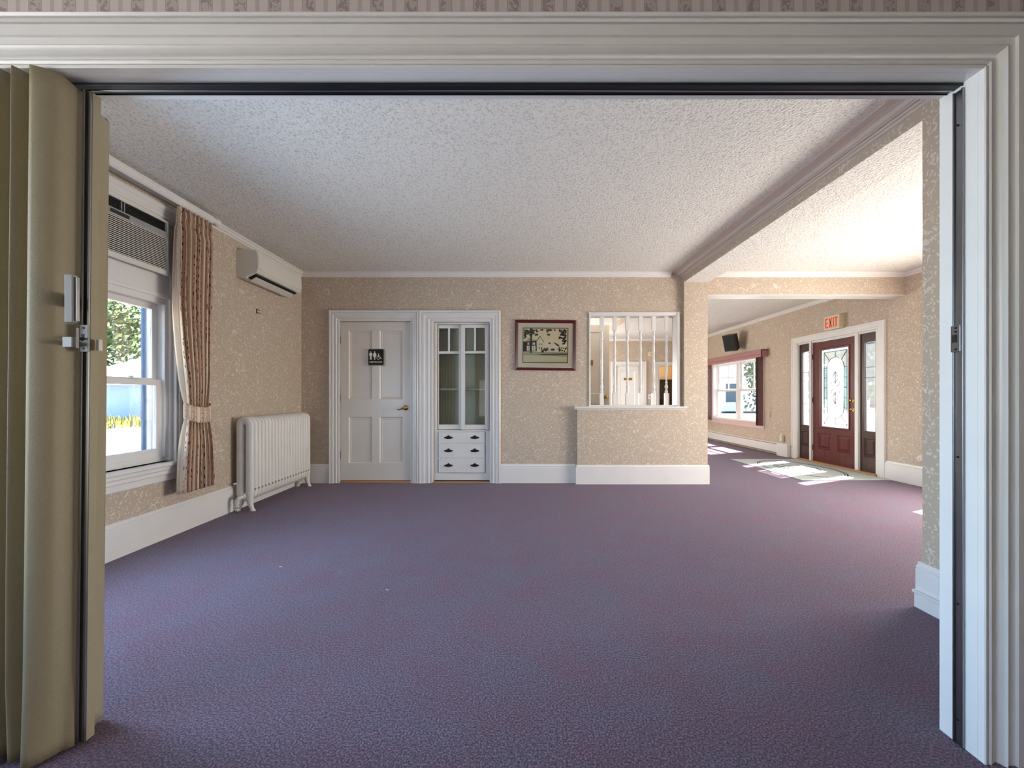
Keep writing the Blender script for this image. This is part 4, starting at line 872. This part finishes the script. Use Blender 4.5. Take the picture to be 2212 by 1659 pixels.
def sidelight(name, y0, y1, ga, gb, label):
    r = empty(name, (5.06, (y0+y1)/2, 0.03), label, 'sidelight', kind='structure')
    panel_slab(MB(), P5, y0, y1, 0.0285, 2.02, 0.045, [(ga-0.004, gb+0.004, 0.245, 0.505)], 0.025, 0.012, holes=[(ga, gb, 0.615, 1.89)], raised=True).build('panel_frame', M_DKWOOD, r)
    g = MB().box(5.074, 5.079, ga, gb, 0.615, 1.89).build('glass', M_FROST2, r)
    c = MB()
    for z in (1.53, 1.38, 0.98): c.tube([(5.068, ga, z), (5.068, gb, z)], 0.004, 6)
    c.tube([(5.068, ga+0.022, 0.63), (5.068, ga+0.022, 1.88)], 0.0025, 6).tube([(5.068, gb-0.022, 0.63), (5.068, gb-0.022, 1.88)], 0.0025, 6)
    c.build('lead_came', M_STEEL, g)
    return r
sidelight('window_2', 5.484, 5.765, 5.525, 5.70, 'narrow dark wood sidelight on the right of the front door')
sidelight('window_3', 6.725, 7.0, 6.765, 6.945, 'narrow dark wood sidelight between the front door and the baseboard heater')
mb = MB().box(5.02, 5.12, 5.765, 5.822, 0.03, 2.05).box(5.02, 5.12, 6.68, 6.723, 0.03, 2.05).box(5.02, 5.19, 5.451, 5.482, 0.03, 2.05).box(5.02, 5.19, 6.99, 6.9995, 0.03, 2.05).box(5.03, 5.19, 5.482, 6.99, 2.022, 2.05)
struct(mb.build('trim_22', M_TRIM, bevel=0.002), 'white mullions beside the front door', 'trim')
EP = [(0.0, 0.006), (0.006, 0.012), (0.03, 0.014), (0.034, 0.020), (0.09, 0.022), (0.096, 0.028), (0.118, 0.030), (0.125, 0.024), (0.125, 0.004)]
struct(casing(PR(5.02), 5.45, 7.0, 0, 2.05, EP, 1.0, 1.0, 0.85).build('trim_23', M_TRIM, smooth='auto'), 'white casing round the front door and sidelights', 'trim')
struct(MB().box(4.99, 5.19, 5.452, 6.998, 0.0, 0.028).build('trim_24', M_OAK, bevel=0.006), 'golden oak threshold of the front door', 'threshold')
# exit sign
EX = empty('exit_sign', (4.97, 6.14, 2.16), 'cream box exit sign with red letters above the front door', 'sign')
MB().box(4.935, 5.02, 5.995, 6.29, 2.160, 2.372).build('housing', M_CREAM, EX, bevel=0.004)
fn = lambda u, v: (4.9345, 6.262-u, 2.19+v)
lt = MB(); sw = 0.018; lh = 0.15
def lbar(pts): lt.prism(pts, lambda a, b, t_: (4.9345-t_, 6.262-a, 2.19+b), 0.0, 0.003)
def E(x, w):
    lbar([(x, 0), (x+sw, 0), (x+sw, lh), (x, lh)])
    for z, ww in ((0, w), (lh/2-sw/2, w*0.85), (lh-sw, w)): lbar([(x+sw, z), (x+ww, z), (x+ww, z+sw), (x+sw, z+sw)])
E(0.0, 0.055)
lbar([(0.068, 0), (0.088, 0), (0.135, lh), (0.115, lh)]); lbar([(0.115, 0), (0.135, 0), (0.088, lh), (0.068, lh)])
lbar([(0.150, 0), (0.168, 0), (0.168, lh), (0.150, lh)])
lbar([(0.200, 0), (0.218, 0), (0.218, lh-sw), (0.200, lh-sw)]); lbar([(0.180, lh-sw), (0.238, lh-sw), (0.238, lh), (0.180, lh)])
lt.build('lettering', M_RED, EX)
# right wall window, blind
W4 = empty('window_4', (5.12, 9.0, 0.56), 'white twin sash window beyond the pier on the right wall', 'window', kind='structure')
MB().box(5.02, 5.199, 8.0205, 8.05, 0.561, 1.929).box(5.02, 5.199, 9.97, 9.9995, 0.561, 1.929).box(5.02, 5.199, 8.05, 9.97, 1.90, 1.929).box(5.02, 5.199, 8.05, 9.97, 0.561, 0.60).box(5.10, 5.19, 8.97, 9.08, 0.60, 1.90).build('window_frame', M_TRIM, W4)
def twin(ya, yb):
    for (za, zb, xx, nm) in ((1.24, 1.90, 5.165, 'upper_sash'), (0.60, 1.27, 5.13, 'lower_sash')):
        mb = MB().box(xx-0.015, xx+0.015, ya, ya+0.04, za, zb).box(xx-0.015, xx+0.015, yb-0.04, yb, za, zb).box(xx-0.015, xx+0.015, ya+0.04, yb-0.04, za, za+0.05).box(xx-0.015, xx+0.015, ya+0.04, yb-0.04, zb-0.04, zb)
        if nm == 'upper_sash': mb.box(xx-0.01, xx+0.01, (ya+yb)/2-0.008, (ya+yb)/2+0.008, za+0.05, zb-0.04).box(xx-0.01, xx+0.01, ya+0.04, yb-0.04, (za+zb)/2-0.008, (za+zb)/2+0.008)
        s_ = mb.build(nm, M_TRIM, W4)
        MB().box(xx-0.003, xx+0.003, ya+0.04, yb-0.04, za+0.05, zb-0.04).build('pane', M_GLASS, s_)
twin(8.05, 8.97); twin(9.08, 9.97)
struct(casing(PR(5.02), 8.02, 10.0, 0.56, 1.93, [(0, 0.006), (0.01, 0.02), (0.10, 0.022), (0.11, 0.018), (0.11, 0.004)], bottom=True).build('trim_25', M_PINKFR), 'pale pinkish casing round the twin window', 'trim')
VB = empty('vertical_blind', (4.93, 9.0, 0.5), 'vertical blind with dusty pink valance, drawn open at the twin window', 'blind')
mb = MB().prism([(5.02, 2.045), (4.875, 2.045), (4.868, 2.035), (4.868, 1.955), (4.875, 1.948), (4.868, 1.94), (4.868, 1.905), (4.875, 1.898), (4.89, 1.898), (4.89, 2.03), (5.02, 2.03)], lambda a, b, t_: (a, t_, b), 7.80, 10.25)
mb.box(4.875, 5.02, 7.80, 7.815, 1.90, 2.04).build('valance', M_PINK, VB)['label'] = 'dusty pink valance'
def vslat(y, ang, parent=VB):
    R_ = Matrix.Rotation(ang, 3, 'Z'); mb = MB(); rings = []
    for z in (0.52, 1.94):
        front = [(R_ @ Vector((0.006*math.cos(math.pi*(k/8-0.5)), -0.044+0.088*k/8, 0))) for k in range(9)]
        back = [(R_ @ Vector((0.006*math.cos(math.pi*(k/8-0.5))-0.0015, -0.044+0.088*k/8, 0))) for k in range(8, -1, -1)]
        rings.append([(4.945+p.x, y+p.y, z) for p in front+back])
    return mb.loft(rings).build('slat', M_MAUVE, parent, smooth='auto')
for k in range(6): vslat(7.94+k*0.014, 1.42)
for k in range(8): vslat(10.02+k*0.016, 1.35)
MB().tube([(4.985, 7.74, 1.93), (4.985, 7.735, 0.78)], 0.003, 6).lathe([(0, 0.70), (0.010, 0.702), (0.013, 0.72), (0.010, 0.79), (0, 0.795)], (4.985, 7.735, 0), 'z', 10).build('pull_cord', M_CREAM, VB)
# loudspeaker
SPK = empty('wall_speaker', (4.86, 8.85, 1.9), 'black wall loudspeaker tilted above the twin window', 'speaker')
Rs = Matrix.Rotation(math.radians(-58), 3, 'Z') @ Matrix.Rotation(math.radians(19), 3, 'X')
cs = Vector((4.80, 8.72, at(0, 739, 8.7).z))
mb = MB()
def tr(p): return cs+Rs @ Vector(p)
fw, fh_, bw_, bh_ = 0.145, 0.185, 0.09, 0.17
mb.loft([[tr((x, -0.09, z)) for x, z in ((-fw, -fh_), (fw, -fh_), (fw, fh_), (-fw, fh_))], [tr((x, 0.11, z)) for x, z in ((-bw_, -bh_), (bw_, -bh_), (bw_, bh_), (-bw_, bh_))]])
mb.build('cabinet', M_DARKPL, SPK, bevel=0.006)
MB().loft([[tr((x, -0.091, z)) for x, z in ((-fw+0.012, -fh_+0.02), (fw-0.012, -fh_+0.02), (fw-0.012, fh_-0.012), (-fw+0.012, fh_-0.012))], [tr((x, -0.102, z)) for x, z in ((-fw+0.018, -fh_+0.026), (fw-0.018, -fh_+0.026), (fw-0.018, fh_-0.018), (-fw+0.018, fh_-0.018))]]).build('grille', M_BLACKSPK, SPK)
MB().loft([[tr((x, -0.0925, z)) for x, z in ((-0.012, -fh_+0.006), (0.02, -fh_+0.006), (0.02, -fh_+0.014), (-0.012, -fh_+0.014))], [tr((x, -0.089, z)) for x, z in ((-0.012, -fh_+0.006), (0.02, -fh_+0.006), (0.02, -fh_+0.014), (-0.012, -fh_+0.014))]]).build('badge', M_GREYPL, SPK)
MB().tube([tr((0, 0.10, 0)), (5.0, 8.95, cs.z)], 0.018, 10).box(4.99, 5.02, 8.90, 9.0, cs.z-0.06, cs.z+0.06).build('bracket', M_DARKPL, SPK)
# baseboard heater
BH = empty('baseboard_heater', (4.98, 9.0, 0), 'long white baseboard heater under the twin window', 'heater')
h0, h1 = 7.42, 10.7
MB().prism([(5.0195, 0.235), (4.975, 0.235), (4.945, 0.222), (4.945, 0.216), (4.975, 0.226), (5.0195, 0.226)], lambda a, b, t_: (a, t_, b), h0, h1).prism([(5.0195, 0.03), (5.012, 0.03), (5.012, 0.226), (5.0195, 0.226)], lambda a, b, t_: (a, t_, b), h0, h1).build('back_plate', M_TRIM, BH)
MB().prism([(4.945, 0.195), (4.952, 0.205), (4.947, 0.196), (4.942, 0.06), (4.955, 0.045), (4.95, 0.043), (4.936, 0.058), (4.938, 0.19)], lambda a, b, t_: (a, t_, b), h0, h1).build('front_panel', M_TRIM, BH)
MB().box(4.955, 5.01, h0, h1, 0.08, 0.20).build('fin_tube', M_BLACK, BH)['label'] = 'dark finned element'
MB().box(4.93, 5.0195, 7.135, h0+0.01, 0.0, 0.245).build('end_cap', M_TRIM, BH, bevel=0.008)
OC = empty('outlet_box', (5.0, 7.6, 0.33), 'cream outlet with plugged in adapter above the baseboard heater', 'outlet')
yo = F*5.0/(1688-VX)
MB().box(5.013, 5.0195, yo-0.02, yo+0.07, at(0, 953, yo).z+0.0, at(0, 937, yo).z).build('cover_plate', M_CREAM, OC, bevel=0.002)
MB().box(4.965, 5.013, yo-0.06, yo+0.01, at(0, 952, yo).z-0.005, at(0, 940, yo).z).build('adapter', M_PLASTIC, OC, bevel=0.006)
WC = empty('wall_bumper', (4.99, 4.86, 0.35), 'round white bumper on the right wall above the baseboard', 'bumper')
MB().lathe([(0, 0.0), (0.045, 0.0), (0.046, -0.012), (0.035, -0.03), (0.018, -0.036), (0, -0.036)], (5.02, 4.86, at(0, 991, 4.86).z), 'x', 24).build('dome', M_PLASTIC, WC, smooth='auto')
MB().lathe([(0, -0.03), (0.014, -0.032), (0.014, -0.044), (0, -0.046)], (5.02, 4.86, at(0, 991, 4.86).z), 'x', 14).build('button', M_CREAM, WC)
# floor mat with oval emblem
FM = empty('door_mat', (4.38, 6.07, 0), 'grey floor mat with oval emblem inside the front door', 'mat')
M_MATG = paint('grey_mat_pile', (186, 194, 190), 0.95, var=0.05, scale=60, bmp=0.4, bscale=300)
M_MATB = paint('mat_black_print', (40, 44, 44), 0.95)
MB().box(3.79, 4.97, 5.21, 6.93, 0.0005, 0.009).build('pile', M_MATG, FM, bevel=0.003)
em = MB(); ecx, ecy = 4.36, 6.05
def oval_ring(ra, rb, w, n=64):
    for k in range(n):
        a, b = 2*math.pi*k/n, 2*math.pi*(k+1)/n
        c = [(ecx+(ra-w)*math.cos(a), ecy+(rb-w)*math.sin(a)), (ecx+ra*math.cos(a), ecy+rb*math.sin(a)), (ecx+ra*math.cos(b), ecy+rb*math.sin(b)), (ecx+(ra-w)*math.cos(b), ecy+(rb-w)*math.sin(b))]
        em.prism(c, lambda p, q_, t_: (p, q_, t_), 0.009, 0.0098)
oval_ring(0.47, 0.72, 0.018); oval_ring(0.435, 0.685, 0.012)
def eb(pts): em.prism([(ecx+a, ecy+b) for a, b in pts], lambda p, q_, t_: (p, q_, t_), 0.009, 0.0098)
eb([(-0.05, -0.42), (-0.03, -0.42), (-0.03, 0.42), (-0.05, 0.42)]); eb([(-0.05, -0.2), (0.16, -0.2), (0.16, -0.17), (-0.05, -0.17)]); eb([(-0.05, 0.2), (0.16, 0.2), (0.16, 0.17), (-0.05, 0.17)])
eb([(0.14, -0.26), (0.26, 0.0), (0.28, 0.0), (0.17, -0.26)]); eb([(0.14, 0.26), (0.26, 0.0), (0.28, 0.0), (0.17, 0.26)])
for s_ in (-0.11, 0.0, 0.11): eb([(0.02, s_-0.025), (0.09, s_-0.025), (0.09, s_+0.025), (0.02, s_+0.025)])
eb([(-0.20, -0.36), (-0.17, -0.30), (-0.15, 0.10), (-0.17, 0.34), (-0.19, 0.30), (-0.19, -0.1)]); eb([(-0.27, -0.2), (-0.25, -0.2), (-0.24, 0.25), (-0.27, 0.2)])
em.build('emblem', M_MATB, FM)['label'] = 'black oval emblem'
# carpet lint
for x, y in ((606, 1225), (836, 1275), (1383, 1077)):
    Yd = F*H/(y-VY); X = (x-VX)*Yd/F
    lab = {606: 'tiny white scrap on the carpet toward the radiator', 836: 'tiny white scrap on the carpet in front of the cabinet', 1383: 'tiny white scrap on the carpet before the half wall'}[x]
    tag(MB().tube([(X-0.008, Yd, 0.002), (X, Yd+0.004, 0.003), (X+0.008, Yd-0.003, 0.002)], 0.0018, 6).build('paper_scrap', M_WHITE), lab, 'scrap', 'white scraps on the carpet')
# ================================================================== outdoors
M_GROUND = paint('pale_paving', (138, 132, 124), 0.9, var=0.08, scale=2)
M_ASPH = paint('grey_asphalt', (92, 94, 98), 0.9, var=0.08, scale=2)
M_SIDING = paint('white_siding', (232, 234, 236), 0.6, var=0.02)
M_ROOFW = paint('pale_grey_roof', (200, 200, 198), 0.8, var=0.05)
M_BLUE = paint('shade_blue_wall', (150, 178, 214), 0.7, var=0.04, scale=1)  # white wall in shade, its sky blue tone put into the colour
M_TARP = paint('blue_grey_panel', (86, 118, 156), 0.7, var=0.06)
M_BARK = paint('bark', (84, 70, 58), 0.9, var=0.1)
M_WINB = paint('dark_window_glass', (70, 92, 104), 0.15)
def leafmat(name, c1, c2):
    m, nt, b = new_mat(name); n = N(nt, 'ShaderNodeTexNoise', Scale=1.3, Detail=3.0); nt.links.new(pos(nt), n.inputs['Vector'])
    nt.links.new(ramp(nt, n.outputs[0], [(0.35, lin(*c1)), (0.65, lin(*c2))]), b.inputs['Base Color']); b.inputs['Roughness'].default_value = 0.6
    b.inputs['Subsurface Weight'].default_value = 0.0; return m
M_LEAF = leafmat('maple_leaves', (32, 64, 44), (92, 116, 54))
M_LEAF2 = leafmat('blue_green_leaves', (24, 50, 46), (44, 76, 70))
M_GRASS = leafmat('yellow_green_weeds', (64, 78, 24), (118, 112, 36))
struct(MB().box(-90, -2.96, -60, 90, -0.62, -0.5).box(-2.96, 90, 13.21, 90, -0.62, -0.5).box(5.21, 90, -60, 13.21, -0.32, -0.2, 1).box(0.0, 90, 13.22, 90, -0.45, -0.3, 1).build('ground', [M_GROUND, M_ASPH]), 'bright pale paved ground outside the windows', 'ground')
struct(MB().box(-2.96, 5.21, -3.21, 13.21, 3.0, 3.1).build('roof', M_SIDING), 'roof slab over the rooms', 'roof')
def tree(x, y, zb, h, r, mat_, label, n=2600, seed=1, s=0.32):
    rd = random.Random(seed); t_ = empty('tree', (x, y, zb), label, 'tree')
    MB().tube([(x, y, zb), (x+0.1, y, zb+h*0.3), (x, y+0.1, zb+h*0.6), (x, y, zb+h*0.85)], [r*0.09, r*0.07, r*0.05, r*0.02], 10).build('trunk', M_BARK, t_, smooth=True)
    blobs = [(x+rd.uniform(-.6, .6)*r, y+rd.uniform(-.6, .6)*r, zb+h*rd.uniform(0.22, 0.88), r*rd.uniform(0.35, 0.55)) for _ in range(16)]
    mb = MB()
    for _ in range(n):
        bx_, by_, bz1, br = rd.choice(blobs); d = Vector((rd.gauss(0, 1), rd.gauss(0, 1), rd.gauss(0, 1))).normalized()
        c = Vector((bx_, by_, bz1))+d*br*rd.uniform(0.75, 1.05)
        nn = (d+Vector((rd.uniform(-.7, .7), rd.uniform(-.7, .7), rd.uniform(-.2, .9)))).normalized()
        u = nn.orthogonal().normalized(); w = nn.cross(u); k = s*rd.uniform(0.6, 1.3)
        mb.add([c-u*k, c-w*k*0.55+nn*k*0.1, c+u*k, c+w*k*0.55+nn*k*0.1], [(0, 1, 2, 3)])
    mb.build('crown', mat_, t_)
tree(-49, 46, -0.5, 17, 6.5, M_LEAF, 'tall sunlit green tree behind the white roof outside the left window', seed=2, n=4200)
tree(-32, 43, -0.5, 13, 4.6, M_LEAF2, 'dark blue green tree to the right behind the white roof', seed=5, n=3800, s=0.22)
tree(-41, 36, -0.5, 11, 4.4, M_LEAF, 'smaller green tree to the left behind the white roof', seed=8, n=3000)
tree(-40, 60, -0.5, 20, 8.0, M_LEAF, 'tall green tree at the back beyond the blue green tree', seed=12, n=3600)
SH = empty('white_roofed_shed', (-28.5, 31, -0.5), 'shed with white hipped roof and blue shade painted on its wall outside the left window', 'shed')
MB().box(-33, -24.0, 28.0, 34, -0.5, 1.95).build('wall', M_BLUE, SH)
MB().add([(-33.6, 27.4, 1.9), (-23.4, 27.4, 1.9), (-23.4, 34.6, 1.9), (-33.6, 34.6, 1.9), (-28.6, 30.6, 4.2), (-28.2, 31.2, 4.2)], [(0, 1, 5, 4), (1, 2, 5), (2, 3, 4, 5), (3, 0, 4), (0, 3, 2, 1)]).build('roof', M_ROOFW, SH)
gm = MB()
for _ in range(1500):
    x, y = RND.uniform(-28, -17), RND.uniform(19.5, 26.5); hgt = RND.uniform(0.15, 0.55); a = RND.uniform(0, 6.3); w = 0.05
    gm.add([(x-w*math.cos(a), y-w*math.sin(a), -0.5), (x+w*math.cos(a), y+w*math.sin(a), -0.5), (x+RND.uniform(-.15, .15), y+RND.uniform(-.15, .15), -0.5+hgt)], [(0, 1, 2)])
tag(gm.build('weed_bed', M_GRASS), 'strip of yellow green weeds in front of the shed', 'weeds', kind='stuff')
bp = MB(); rings = []
for z in (-0.5, 0.3, 1.0, 1.4, 2.0, 3.0):
    k = 0.04*math.sin((z+0.5)*1.6)
    rings.append([(-3.178-0.3*k+0.05*math.cos(a)+0.006*math.cos(a*8), 3.42+0.3*k+0.05*math.sin(a)+0.006*math.sin(a*8), z) for a in [2*math.pi*i/40 for i in range(40)]])
bp.loft(rings); tag(bp.build('porch_drape', M_TARP, smooth=True), 'tall blue grey gathered drape standing just outside the left window', 'drape')
HS = empty('white_house', (20, 36, -0.2), 'white gabled house across the road beyond the twin window', 'house')
mb = MB().prism([(14.5, -0.2), (22.5, -0.2), (22.5, 3.0), (18.5, 6.2), (14.5, 3.0)], lambda a, b, t_: (a, t_, b), 34, 42)
mb.build('wall', M_SIDING, HS)
MB().prism([(14.0, 2.7), (18.5, 6.35), (23.0, 2.7), (23.0, 2.95), (18.5, 6.6), (14.0, 2.95)], lambda a, b, t_: (a, t_, b), 33.6, 42.4).build('roof', M_ROOFW, HS)
for xx in (15.6, 18.2, 20.8): MB().box(xx, xx+0.9, 33.97, 34.0, 0.6, 2.2).build('window', M_WINB, HS)
tree(29, 50, -0.2, 12, 5.0, M_LEAF2, 'dark green tree standing behind the white house', seed=21, n=2400)
tree(15.7, 25, -0.2, 4.6, 1.4, M_LEAF, 'yellow green tree in front of the white house', seed=22, n=1300, s=0.13)
tree(32, 38, -0.2, 9, 3.6, M_LEAF2, 'green tree across the road seen through the front door glass', seed=24, n=2200)
tree(40, 44, -0.2, 10, 3.4, M_LEAF, 'broad green tree across the road seen through the right sidelight', seed=25, n=2400)
